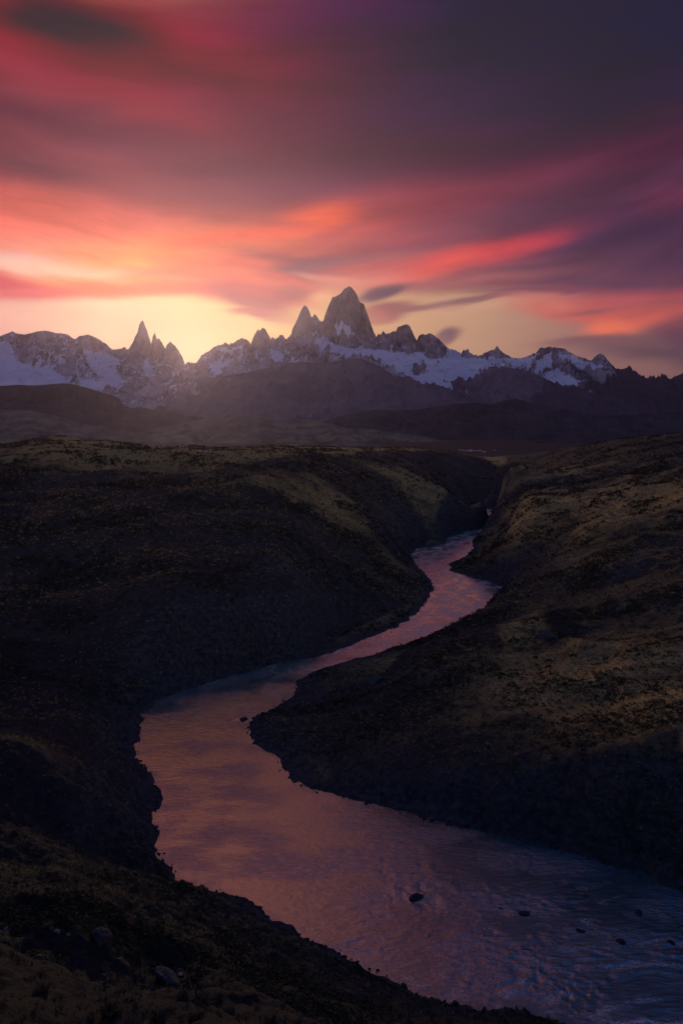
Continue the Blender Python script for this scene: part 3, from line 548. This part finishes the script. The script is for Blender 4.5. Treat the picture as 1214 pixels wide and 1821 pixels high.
massif("mesa", [(-420, 700), (-200, 688), (0, 686), (30, 684), (60, 685), (100, 682), (120, 681), (140, 685), (165, 692), (190, 700), (208, 706), (216, 714), (222, 730), (235, 735), (260, 739), (300, 744), (345, 755), (400, 775)],
       8800, M_dark, 3000, 900, s1=.75, d1=200, s2=.18, jag=.3, rough=40, sx_=12, seed=6, steep=((100, 225, 1.2, 170),))
massif("hill_range", [(-300, 730), (0, 728), (60, 730), (110, 742), (140, 755), (175, 772), (210, 790)], 6300, M_hill, 1700, 600, s1=.35, d1=300, s2=.15, jag=.2, rough=30, sx_=9, seed=7)
massif("hill_range", [(200, 790), (240, 772), (270, 763), (300, 758), (330, 750), (360, 745), (400, 738), (430, 734), (460, 738), (480, 744), (500, 752), (520, 748), (550, 745), (580, 752), (620, 762), (650, 762), (700, 768), (760, 777), (800, 788), (850, 800)],
       6800, M_pale_hill, 2300, 700, s1=.30, d1=300, s2=.16, jag=.2, rough=36, sx_=9, seed=8, spurs=(([(430, 738, 6700), (400, 765, 6000), (420, 785, 5300)], .3, 200), ([(300, 760, 6700), (270, 780, 6000)], .3, 200), ([(560, 748, 6700), (620, 775, 5900)], .3, 250)))
massif("hill_range", [(120, 800), (180, 790), (240, 787), (280, 790), (310, 785), (345, 788), (400, 799), (430, 800), (470, 792), (520, 786), (580, 784), (640, 788), (700, 795), (740, 801)], 4300, M_pale_hill, 900, 500, s1=.25, d1=200, s2=.12, jag=.2, rough=14, sx_=6, seed=9)
massif("hill_range", [(850, 808), (900, 799), (940, 788), (980, 780), (1020, 775), (1060, 768), (1110, 764), (1160, 762), (1214, 757), (1400, 745)], 5600, M_dark, 1500, 700, s1=.3, d1=300, s2=.15, jag=.2, rough=30, sx_=8, seed=10)
# ------------------------------------------------------------------ things on the ground
def hit(px, py, y0=8, y1=2500):
    a, b = ratio(px, py); Ys = np.geomspace(y0, y1, 900); g = ground_z(a * Ys, Ys); below = g >= CZ + b * Ys
    i = int(np.argmax(below)) if below.any() else 899
    Yh = float(Ys[i]); return float(a) * Yh, Yh, float(g[i])
def tag(o, label=None, cat=None, group=None, kind=None):
    if label: o['label'] = label
    if cat: o['category'] = cat
    if group: o['group'] = group
    if kind: o['kind'] = kind
    return o
def link(name, me, parent=None, loc=None, rot=None, sc=None):
    o = bpy.data.objects.new(name, me); COL.objects.link(o)
    if parent: o.parent = parent
    if loc is not None: o.location = loc
    if rot is not None: o.rotation_euler = rot
    if sc is not None: o.scale = sc
    return o

import bmesh
def rock_mesh(name, material, seed, flat=.6, rough_=.33, sub=4, planes=9):
    bm = bmesh.new(); bmesh.ops.create_icosphere(bm, subdivisions=sub, radius=.5)
    rs = np.random.RandomState(seed); V = np.array([v.co[:] for v in bm.verts])
    for _ in range(planes):                       # broken faces
        n_ = rs.normal(size=3); n_ /= np.linalg.norm(n_); dcut = rs.uniform(.26, .44)
        over = np.maximum(V @ n_ - dcut, 0); V -= over[:, None] * n_ * .92
    L = np.linalg.norm(V, axis=1, keepdims=True) + 1e-6; D = V / L
    nz = fbm(D[:, 0] * 2.2 + seed, D[:, 1] * 2.2 + D[:, 2] * 1.7, 4) * rough_ * .35 + fbm(D[:, 0] * 7 + seed, D[:, 1] * 7 + D[:, 2] * 6, 3) * rough_ * .09
    V = V * (1 + nz[:, None]); V *= np.array([1.0, rs.uniform(.7, .95), flat])
    T = np.array([[v.index for v in f.verts] for f in bm.faces]); bm.free()
    return tri_mesh(name, V, T, material, smooth=False)
M_wet = simple("wet_dark_stone", (.022, .022, .024), .45, .4, 4, .05)
M_stone = simple("lichened_stone", (.055, .053, .05), .9, .4, 3, .06)
M_pale = simple("pale_stone", (.15, .14, .13), .9, .3, 4, .04)
wet = [rock_mesh("river_rock_shape", M_wet, 20 + i) for i in range(5)]
dry = [rock_mesh("boulder_shape", M_stone, 40 + i, .7) for i in range(4)]
pale = [rock_mesh("stone_shape", M_pale, 60 + i, .6, sub=3) for i in range(3)]
def water_rock(px, py, w, h, label, i):
    x, y = on(px, py); dist = math.hypot(x, y); s_ = w * dist / F * (1 if w > 30 else .78)
    o = link("river_rock", wet[i % 5], None, (x, y, -s_ * .03), (0, 0, RNG.uniform(0, 6)), (s_ * 1.15, s_ * .95, s_ * h)); return tag(o, label, "rock")
water_rock(740, 1597, 34, 1.0, "largest dark rock breaking the river surface where the pink reflection ends", 0)
water_rock(932, 1625, 26, 1.1, "pointed dark rock in mid river beside a smaller flat one", 1)
water_rock(891, 1615, 13, .5, "small flat rock just upstream of the pointed mid river rock", 2)
water_rock(1134, 1625, 26, .95, "squat dark rock in the shaded river, rightmost of the large ones", 3)
water_rock(1103, 1676, 22, 1.2, "upright dark rock in the shaded river nearest the bottom right rapids", 4)
water_rock(1030, 1655, 28, .45, "long low rock barely above the water among the riffles", 0)
water_rock(1003, 1648, 8, .6, "tiny rock beside the long low rock among the riffles", 1)
water_rock(1042, 1593, 16, .5, "small flat rock close under the dark cut bank", 2)
water_rock(1018, 1579, 10, .6, "tiny rock nearest the dark cut bank in the riffles", 3)
water_rock(1192, 1676, 20, .6, "low dark rock at the right edge of the river", 4)
water_rock(433, 1280, 24, 1.0, "dark rock standing off the tip of the right bank point", 1)
water_rock(497, 1371, 8, .8, "small rock off the right bank just below the narrow point", 2)
water_rock(306, 1538, 6, .7, "tiny rock off the left shore, middle of a short row of stones", 3)
water_rock(312, 1550, 8, .7, "small rock off the left shore, lowest of a short row of stones", 0)
water_rock(292, 1518, 8, .7, "small rock off the left shore, highest of a short row of stones", 4)
def land_rock(name, px, py, w, h, label, me, rz=0., tilt=(0, 0), sink=.18, ay=.9, group=None):
    x, y, z = hit(px, py); s_ = w * math.hypot(x, y) / F
    o = link(name, me, None, (x, y, z + s_ * h * (.28 - sink)), (tilt[0], tilt[1], rz), (s_, s_ * ay, s_ * h / .65)); return tag(o, label, "rock", group)
land_rock("boulder", 181, 1674, 42, .75, "rounded grey boulder among tussocks on the near slope, the upper one", dry[0], .4, (.1, .5))
land_rock("boulder", 296, 1752, 74, .6, "long leaning grey slab half buried in the near slope below the rounded boulder", dry[1], -.7, (.25, .75), ay=.6)
land_rock("boulder", 973, 1135, 38, .62, "big dark boulder standing on the grassy river terrace behind the horses", dry[2], .2)
land_rock("boulder", 668, 1215, 44, .5, "low weathered boulder on the dark point above the river bend", dry[3], 1.1)
for i, (px, py, w, l) in enumerate([(103, 1662, 14, "pale flat stone left of the rounded boulder"), (123, 1668, 11, "small upright stone between the pale flat stone and the rounded boulder"), (213, 1714, 13, "pale sliver of stone below the rounded boulder"), (185, 1735, 13, "small pale stone low on the near slope below the rounded boulder"), (289, 1763, 9, "small white stone beside the foot of the leaning slab"), (259, 1664, 8, "tiny pale stone on bare ground right of the rounded boulder"), (322, 1738, 16, "grey stone lying right of the leaning slab"), (70, 1702, 9, "small pale stone near the left edge of the near slope"), (10, 1655, 10, "pale stone at the left edge of the near slope")]):
    land_rock("stone", px, py, w, .5, l, pale[i % 3], i * 1.3, (.2, .3))
for i, (px, py) in enumerate([(916, 1272), (923, 1274), (931, 1271), (938, 1275), (945, 1272), (953, 1276), (985, 1281), (905, 1270)]):
    land_rock("stone", px, py, 5.5, .6, "pale stone in the row along the terrace edge above the cut bank", pale[i % 3], i * 2.1, group="pale stones on the terrace edge")
land_rock("stone", 858, 1145, 7, .4, "single pale flat stone on the reddish river flat", pale[1], .3)
land_rock("stone", 860, 1106, 5, .6, "small light stone near the water at the inside of the far bend", pale[2], .9)
# stones along the water line
sh = 0; segs = [(NEARB[i], NEARB[i + 1]) for i in range(3, len(NEARB) - 8)] + [(FARB[i], FARB[i + 1]) for i in range(8, len(FARB) - 4)]
wts = np.array([math.hypot(a[0] - b_[0], a[1] - b_[1]) for a, b_ in segs]); wts /= wts.sum()
while sh < 230:
    (a0, a1), (b0, b1) = segs[RNG.choice(len(segs), p=wts)]; t = RNG.rand(); px = a0 + (b0 - a0) * t + RNG.normal(0, 2.5); py = a1 + (b1 - a1) * t + RNG.normal(0, 1.6)
    x, y = on(px, py); g = gz(x, y)
    if g > 1.2: continue
    s_ = RNG.uniform(.35, 1.0) * (1.6 if RNG.rand() < .12 else 1)
    o = link("shore_stone", wet[sh % 5], None, (x, y, max(g, 0) + s_ * .05), (RNG.uniform(-.3, .3), RNG.uniform(-.3, .3), RNG.uniform(0, 6)), (s_, s_ * .8, s_ * .9))
    tag(o, "dark wet stone lying along the water's edge of the river", "stone", "stones along the river's edge"); sh += 1

# grazing horses
M_coat = simple("dark_brown_coat", (.035, .022, .015), .8, .25, 6); M_mane = simple("pale_mane", (.34, .24, .15), .9, .2, 9); M_hoof = simple("hoof", (.03, .025, .02), .6, .1, 9)
def skin(name, verts, edges, radii, material, root=0, lv=2):
    me = bpy.data.meshes.new(name); me.from_pydata(verts, edges, []); o = bpy.data.objects.new(name, me); COL.objects.link(o)
    m1 = o.modifiers.new("s", 'SKIN'); m1.use_smooth_shade = True
    for i, sv in enumerate(me.skin_vertices[0].data): r_ = radii[i]; sv.radius = r_ if isinstance(r_, tuple) else (r_, r_); sv.use_root = (i == root)
    m2 = o.modifiers.new("d", 'SUBSURF'); m2.levels = lv; m2.render_levels = lv
    dg = bpy.context.evaluated_depsgraph_get(); nm = bpy.data.meshes.new_from_object(o.evaluated_get(dg)); nm.materials.clear(); nm.materials.append(material)
    bpy.data.objects.remove(o); return nm
hv = [(-.55, 0, 1.12), (-.15, 0, 1.06), (.3, 0, 1.08), (.62, 0, 1.14), (.9, 0, .95), (1.12, 0, .66), (1.22, 0, .42), (1.32, 0, .22), (1.40, 0, .08),
      (-.78, 0, 1.10)]
hr = [(.27, .28), (.29, .31), (.28, .30), (.22, .27), (.13, .20), (.10, .14), (.10, .12), (.075, .085), (.055, .06), (.17, .2)]
he = [(0, 1), (1, 2), (2, 3), (3, 4), (4, 5), (5, 6), (6, 7), (7, 8), (0, 9)]
for s_ in (-1, 1):
    b0 = len(hv); hv += [(.58, .14 * s_, .85), (.56 + .06 * s_, .15 * s_, .5), (.56 + .08 * s_, .15 * s_, .12), (.6 + .08 * s_, .15 * s_, .03)]; hr += [.13, .07, .045, .06]; he += [(3, b0), (b0, b0 + 1), (b0 + 1, b0 + 2), (b0 + 2, b0 + 3)]
    b0 = len(hv); hv += [(-.62, .15 * s_, .85), (-.58 - .04 * s_, .16 * s_, .62), (-.74 - .05 * s_, .16 * s_, .46), (-.68 - .05 * s_, .16 * s_, .12), (-.64 - .05 * s_, .16 * s_, .03)]; hr += [.17, .10, .065, .045, .06]; he += [(0, b0), (b0, b0 + 1), (b0 + 1, b0 + 2), (b0 + 2, b0 + 3), (b0 + 3, b0 + 4)]
    b0 = len(hv); hv += [(1.14, .07 * s_, .54), (1.10, .09 * s_, .64)]; hr += [.03, .012]; he += [(5, b0), (b0, b0 + 1)]
horse_body = skin("horse_body", hv, he, hr, M_coat)
horse_mane = skin("horse_mane", [(.55, 0, 1.38), (.8, 0, 1.2), (1.0, 0, .93), (1.14, 0, .70), (1.2, 0, .58)], [(0, 1), (1, 2), (2, 3), (3, 4)], [(.03, .05), (.035, .09), (.035, .09), (.03, .07), (.02, .04)], M_mane)
horse_tail = skin("horse_tail", [(-.9, 0, 1.2), (-1.02, 0, 1.0), (-1.03, 0, .7), (-1.0, 0, .42)], [(0, 1), (1, 2), (2, 3)], [.04, .07, .075, .02], M_coat)
for px, py, rz, sc, l in [(976, 1181, math.pi - .25, 1.0, "grazing horse seen side on with its pale neck lowered to the left"), (974, 1192, math.pi + .5, .95, "grazing horse nearest the cut bank, just below the side on horse"), (1018, 1173, .3, 1.0, "grazing horse facing right beyond the other horses, its neck lit"), (953, 1176, 1.75, .95, "grazing horse seen end on, small and upright, apart from the others")]:
    x, y, z = hit(px, py)
    r_ = bpy.data.objects.new("horse", None); COL.objects.link(r_); r_.location = (x, y, z + .02); r_.rotation_euler = (0, 0, rz); r_.scale = (sc,) * 3
    tag(r_, l, "horse", "horses grazing on the river terrace")
    link("body", horse_body, r_); link("mane", horse_mane, r_); link("tail", horse_tail, r_)

# settlement on the far plain
M_wall = simple("painted_wall", (.36, .35, .33), .8, .06, .3); M_roof = simple("metal_roof", (.16, .06, .05), .6, .2, .4); M_glass = simple("window_glass", (.04, .05, .06), .15, .1, 1); M_wood = simple("weathered_wood", (.16, .12, .09), .8, .2, 4)
M_grey = simple("grey_roof", (.14, .14, .15), .5, .1, .4)
def bx(name, x0, x1, y0, y1, z0, z1, material):
    V = [(x0, y0, z0), (x1, y0, z0), (x1, y1, z0), (x0, y1, z0), (x0, y0, z1), (x1, y0, z1), (x1, y1, z1), (x0, y1, z1)]
    T = [(0, 3, 2, 1), (4, 5, 6, 7), (0, 1, 5, 4), (1, 2, 6, 5), (2, 3, 7, 6), (3, 0, 4, 7)]
    return tri_mesh(name, V, T, material)
def house(px, w, d_, h, roofm, label, Yh=3000, rz=0., name="house", group=None):
    a, _ = ratio(px, 802); x = float(a) * Yh; z = gz(x, Yh)
    r_ = bpy.data.objects.new(name, None); COL.objects.link(r_); r_.location = (x, Yh, z - .3); r_.rotation_euler = (0, 0, rz); tag(r_, label, "house" if name == "house" else "shed", group)
    rh = h * .45
    V = [(-w/2, -d_/2, 0), (w/2, -d_/2, 0), (w/2, d_/2, 0), (-w/2, d_/2, 0), (-w/2, -d_/2, h), (w/2, -d_/2, h), (w/2, d_/2, h), (-w/2, d_/2, h), (-w/2, 0, h + rh), (w/2, 0, h + rh)]
    me = bpy.data.meshes.new("walls"); me.from_pydata(V, [], [(0, 1, 5, 4), (2, 3, 7, 6), (1, 2, 6, 9, 5), (3, 0, 4, 8, 7)]); me.materials.append(M_wall); link("wall", me, r_)
    o_ = .5; t = .25; hy = d_ / 2 + o_; sl_ = rh / (d_ / 2)
    V = []
    for s_ in (-1, 1):
        for xx in (-w/2 - o_, w/2 + o_): V += [(xx, s_ * hy, h - o_ * sl_ + .03), (xx, s_ * hy, h - o_ * sl_ + t)]
    V += [(-w/2 - o_, 0, h + rh + .03), (-w/2 - o_, 0, h + rh + t), (w/2 + o_, 0, h + rh + .03), (w/2 + o_, 0, h + rh + t)]
    me = bpy.data.meshes.new("roof"); me.from_pydata(V, [], [(1, 3, 11, 9), (7, 5, 9, 11), (0, 8, 10, 2), (6, 10, 8, 4), (0, 2, 3, 1), (4, 5, 7, 6), (0, 1, 9, 8), (2, 10, 11, 3), (4, 8, 9, 5), (6, 7, 11, 10)]); me.materials.append(roofm); link("roof", me, r_)
    nw = max(2, int(w / 3.5))
    for i in range(nw):
        xc = -w/2 + (i + .5) * w / nw
        if i == nw // 2: link("door", bx("door", xc - .5, xc + .5, -d_/2 - .06, -d_/2 - .003, 0, 2.1, M_wood), r_)
        else: link("window", bx("window", xc - .6, xc + .6, -d_/2 - .06, -d_/2 - .003, 1.1, 2.2, M_glass), r_)
house(836, 11, 9, 6.5, M_grey, "tall white house, brightest building of the far valley settlement", 2980)
for i, (px, Yh, w) in enumerate([(829, 3060, 9), (842, 3080, 10), (847, 3030, 8), (823, 3120, 9), (853, 3110, 10), (879, 3090, 9), (817, 3180, 9)]):
    house(px, w, 8, 3.2, M_roof if i % 2 else M_grey, "small low house in the far valley settlement", Yh, RNG.uniform(-.4, .4), group="houses of the far settlement")
house(860, 15, 8, 3.2, M_grey, "long low pale shed right of the tall white house in the valley", 2880, .05, "shed")

# the gravel track on the left plateau and the pole on the far spur
pts = [np.array(hit(px, py, 300, 1600)) for px, py in zip(np.linspace(352, 414, 26), np.interp(np.linspace(352, 414, 26), [352, 385, 414], [804.5, 800.5, 796.5]))]
pts = np.array(pts); pts[:, 1] = np.interp(np.arange(26), np.arange(26), np.convolve(np.pad(pts[:, 1], 4, 'edge'), np.ones(9) / 9, 'valid')); pts[:, 2] = ground_z(pts[:, 0], pts[:, 1])
for _ in range(3): pts[1:-1] = (pts[:-2] + pts[1:-1] * 2 + pts[2:]) / 4
rows = []
for dy_, dz_ in ((-5, -1.2), (-2.6, .75), (2.6, .9), (5.5, -1.0)): rows.append(pts + np.array([0, dy_, dz_]))
M_track = simple("pale_gravel", (.50, .41, .32), .95, .15, .8)
grid_mesh("gravel_road", np.array(rows), 4, 26, M_track)
x, y, z = hit(761, 857); pole = tag(link("utility_pole", bx("utility_pole", -.14, .14, -.14, .14, -.5, 7.2, M_wood), None, (x, y, z)), "thin wooden pole standing alone on the far left spur", "pole")
link("crossarm", bx("crossarm", -.9, .9, -.2, -.143, 6.6, 6.8, M_wood), pole)

# ------------------------------------------------------------------ tussocks and scrub
def plantmat(name, lo, hi, sc=2.0):
    k = mat(name); f = k.nz(sc, 3); k.s(k.bs, 'Base Color', k.mix(k.rng(f, .35, .65), lo, hi)); return k.m
M_straw = plantmat("dry_tussock_grass", (.026, .022, .018), (.13, .090, .052), .9); M_gold = plantmat("golden_steppe_grass", (.12, .082, .034), (.42, .28, .10), .5)
M_bush = plantmat("dark_scrub_leaf", (.018, .020, .012), (.05, .042, .022), .5)
def blades(n, rad, h, spread, w, rs):
    """a tuft: n bent blades as two triangles each"""
    a = rs.uniform(0, 2 * np.pi, n); r0 = rad * np.sqrt(rs.rand(n)) * .5; bx_ = np.cos(a) * r0; by_ = np.sin(a) * r0
    hh = h * rs.uniform(.55, 1.1, n); out = spread * rs.uniform(.3, 1.1, n); a2 = a + rs.normal(0, .5, n)
    mx, my, mz = bx_ + np.cos(a2) * out * .35, by_ + np.sin(a2) * out * .35, hh * .62
    tx, ty, tz = bx_ + np.cos(a2) * out, by_ + np.sin(a2) * out, hh * rs.uniform(.7, 1.0, n)
    p = rs.uniform(0, np.pi, n); wx_, wy_ = np.cos(p) * w, np.sin(p) * w
    V = np.stack([np.stack([bx_ - wx_, by_ - wy_, np.full(n, -.05)], 1), np.stack([bx_ + wx_, by_ + wy_, np.full(n, -.05)], 1), np.stack([mx + wx_ * .7, my + wy_ * .7, mz], 1), np.stack([mx - wx_ * .7, my - wy_ * .7, mz], 1), np.stack([tx, ty, tz], 1)], 1).reshape(-1, 3)
    i = np.arange(n)[:, None] * 5
    T = np.concatenate([i + [0, 1, 2], i + [0, 2, 3], i + [3, 2, 4]]); return V, T
def cushion(n, rs, flat=.55):
    """a low dome of small leafy flakes"""
    a = rs.uniform(0, 2 * np.pi, n); cz_ = rs.uniform(0, 1, n); rr_ = np.sqrt(1 - cz_ ** 2) * rs.uniform(.8, 1.05, n)
    c = np.stack([np.cos(a) * rr_ * .5, np.sin(a) * rr_ * .5, cz_ * flat * rs.uniform(.8, 1.1, n)], 1)
    s_ = .62 / math.sqrt(n) * 1.6
    V = (c[:, None, :] + rs.normal(0, s_ * .62, (n, 3, 3)) * np.array([1, 1, .8])).reshape(-1, 3); return V, np.arange(3 * n).reshape(-1, 3)
def spots(n, r0, r1, a0, a1, ok):
    out = []
    while sum(map(len, out)) < n:
        m_ = n * 2; r = np.exp(RNG.uniform(math.log(r0), math.log(r1), m_)); a = np.radians(RNG.uniform(a0, a1, m_)); x = r * np.sin(a); y = r * np.cos(a)
        z_, d_, _, b_ = ground_z(x, y, True); q = ok(x, y, z_, d_, r); out.append(np.stack([x, y, z_, r], 1)[q])
    return np.concatenate(out)[:n]
# the tussocks that show largest, one by one
tus = []
for i in range(8):
    rs = np.random.RandomState(100 + i); V, T = blades(320, .55, .6, .5, .009, rs); tus.append(tri_mesh("tussock_shape", V, T, M_straw))
P_ = spots(300, 9, 62, -26, 24, lambda x, y, z, d, r: (d > 2) & (fbm(x / 5, y / 5, 2) > -.12))
for i, (x, y, z, r) in enumerate(P_):
    s_ = RNG.uniform(.9, 2.3)
    o = link("grass_tussock", tus[i % 8], None, (x, y, z - .04), (RNG.uniform(.0, .3), RNG.uniform(-.15, .25), RNG.uniform(0, 6)), (s_, s_, s_ * RNG.uniform(.7, 1.1)))
    tag(o, "dry brown grass tussock on the dark near slope above the river", "grass tussock", "grass tussocks on the near slope")
# the shrubs of the terrace that show largest
cus = []
for i in range(6):
    V, T = cushion(420, np.random.RandomState(200 + i)); cus.append(tri_mesh("shrub_shape", V, T, M_bush))
P_ = spots(290, 150, 330, 3, 27, lambda x, y, z, d, r: (d > 6) & (z > 6) & (fbm(x / 16, y / 16, 3) > -.05))
for i, (x, y, z, r) in enumerate(P_):
    s_ = RNG.uniform(.9, 2.2) * (1.7 if RNG.rand() < .08 else 1)
    o = link("cushion_shrub", cus[i % 6], None, (x, y, z - .1), (0, 0, RNG.uniform(0, 6)), (s_, s_ * RNG.uniform(.7, 1.1), s_ * .8))
    tag(o, "dark low cushion shrub on the grassy terrace right of the river", "shrub", "cushion shrubs on the terrace")
def scatter(name, P, protos, smin, smax, material, kindcat):
    VV, TT, off = [], [], 0
    ids = RNG.randint(0, len(protos), len(P)); s = RNG.uniform(smin, smax, len(P)); a = RNG.uniform(0, 2 * np.pi, len(P))
    for k_, (V, T) in enumerate(protos):
        q = ids == k_; p = P[q]; s_ = s[q] if P.shape[1] < 5 else s[q] * p[:, 4]; ca, sa = np.cos(a[q]), np.sin(a[q])
        X_ = (V[None, :, 0] * ca[:, None] - V[None, :, 1] * sa[:, None]) * s_[:, None] + p[:, 0:1]
        Y1 = (V[None, :, 0] * sa[:, None] + V[None, :, 1] * ca[:, None]) * s_[:, None] + p[:, 1:2]
        Z1 = V[None, :, 2] * s_[:, None] + p[:, 2:3] - .05
        VV.append(np.stack([X_, Y1, Z1], -1).reshape(-1, 3)); TT.append((T[None] + (np.arange(len(p)) * len(V))[:, None, None] + off).reshape(-1, 3)); off += len(p) * len(V)
    o = link(name, tri_mesh(name, np.concatenate(VV), np.concatenate(TT), material)); o['kind'] = 'stuff'; return o
gp = [blades(26, .35, .4, .3, .012, np.random.RandomState(300 + i)) for i in range(6)]
o = scatter("grass", spots(9000, 6, 130, -32, 34, lambda x, y, z, d, r: (d > 1.5)), gp, .5, 1.3, M_straw, 'grass'); tag(o, "dry brown grass covering the near slope", "grass")
gp = [blades(9, .6, .5, .45, .05, np.random.RandomState(320 + i)) for i in range(6)]
P_ = spots(34000, 90, 800, -32, 32, lambda x, y, z, d, r: (d > 4) & (RNG.rand(len(x)) < .15 + .85 * sstep(-.1, .3, fbm(x / 50, y / 36, 5))))
P_ = np.concatenate([P_, np.clip(P_[:, 3:4] / 260, .7, 1.6)], 1)
o = scatter("tussock_grass", P_, gp, .6, 1.4, M_gold, 'grass'); tag(o, "tawny grass tufts over the valley slopes", "grass")
cp = [cushion(16, np.random.RandomState(340 + i)) for i in range(6)]
P_ = spots(52000, 70, 1100, -32, 32, lambda x, y, z, d, r: (d > 2) & (RNG.rand(len(x)) < .06 + .94 * sstep(-.05, .35, fbm(x / 40 + 5, y / 28, 5))))
P_ = np.concatenate([P_, np.clip(P_[:, 3:4] / 260, .6, 2.2)], 1)
o = scatter("undergrowth", P_, cp, .5, 1.5, M_bush, 'scrub'); tag(o, "low dark scrub scattered over the valley slopes", "scrub")

# ------------------------------------------------------------------ haze
k = mat("valley_haze"); k.t.nodes.remove(k.bs)
pv = k.n('ShaderNodeVolumePrincipled'); pv.inputs['Color'].default_value = (.37, .34, .56, 1); pv.inputs['Density'].default_value = 1.45e-5; pv.inputs['Anisotropy'].default_value = .82
k.t.links.new(pv.outputs[0], k.out.inputs['Volume'])
hz = link("haze", bx("haze", -33500, 33500, -33500, 33500, -3.0, 3300, k.m)); hz['kind'] = 'stuff'
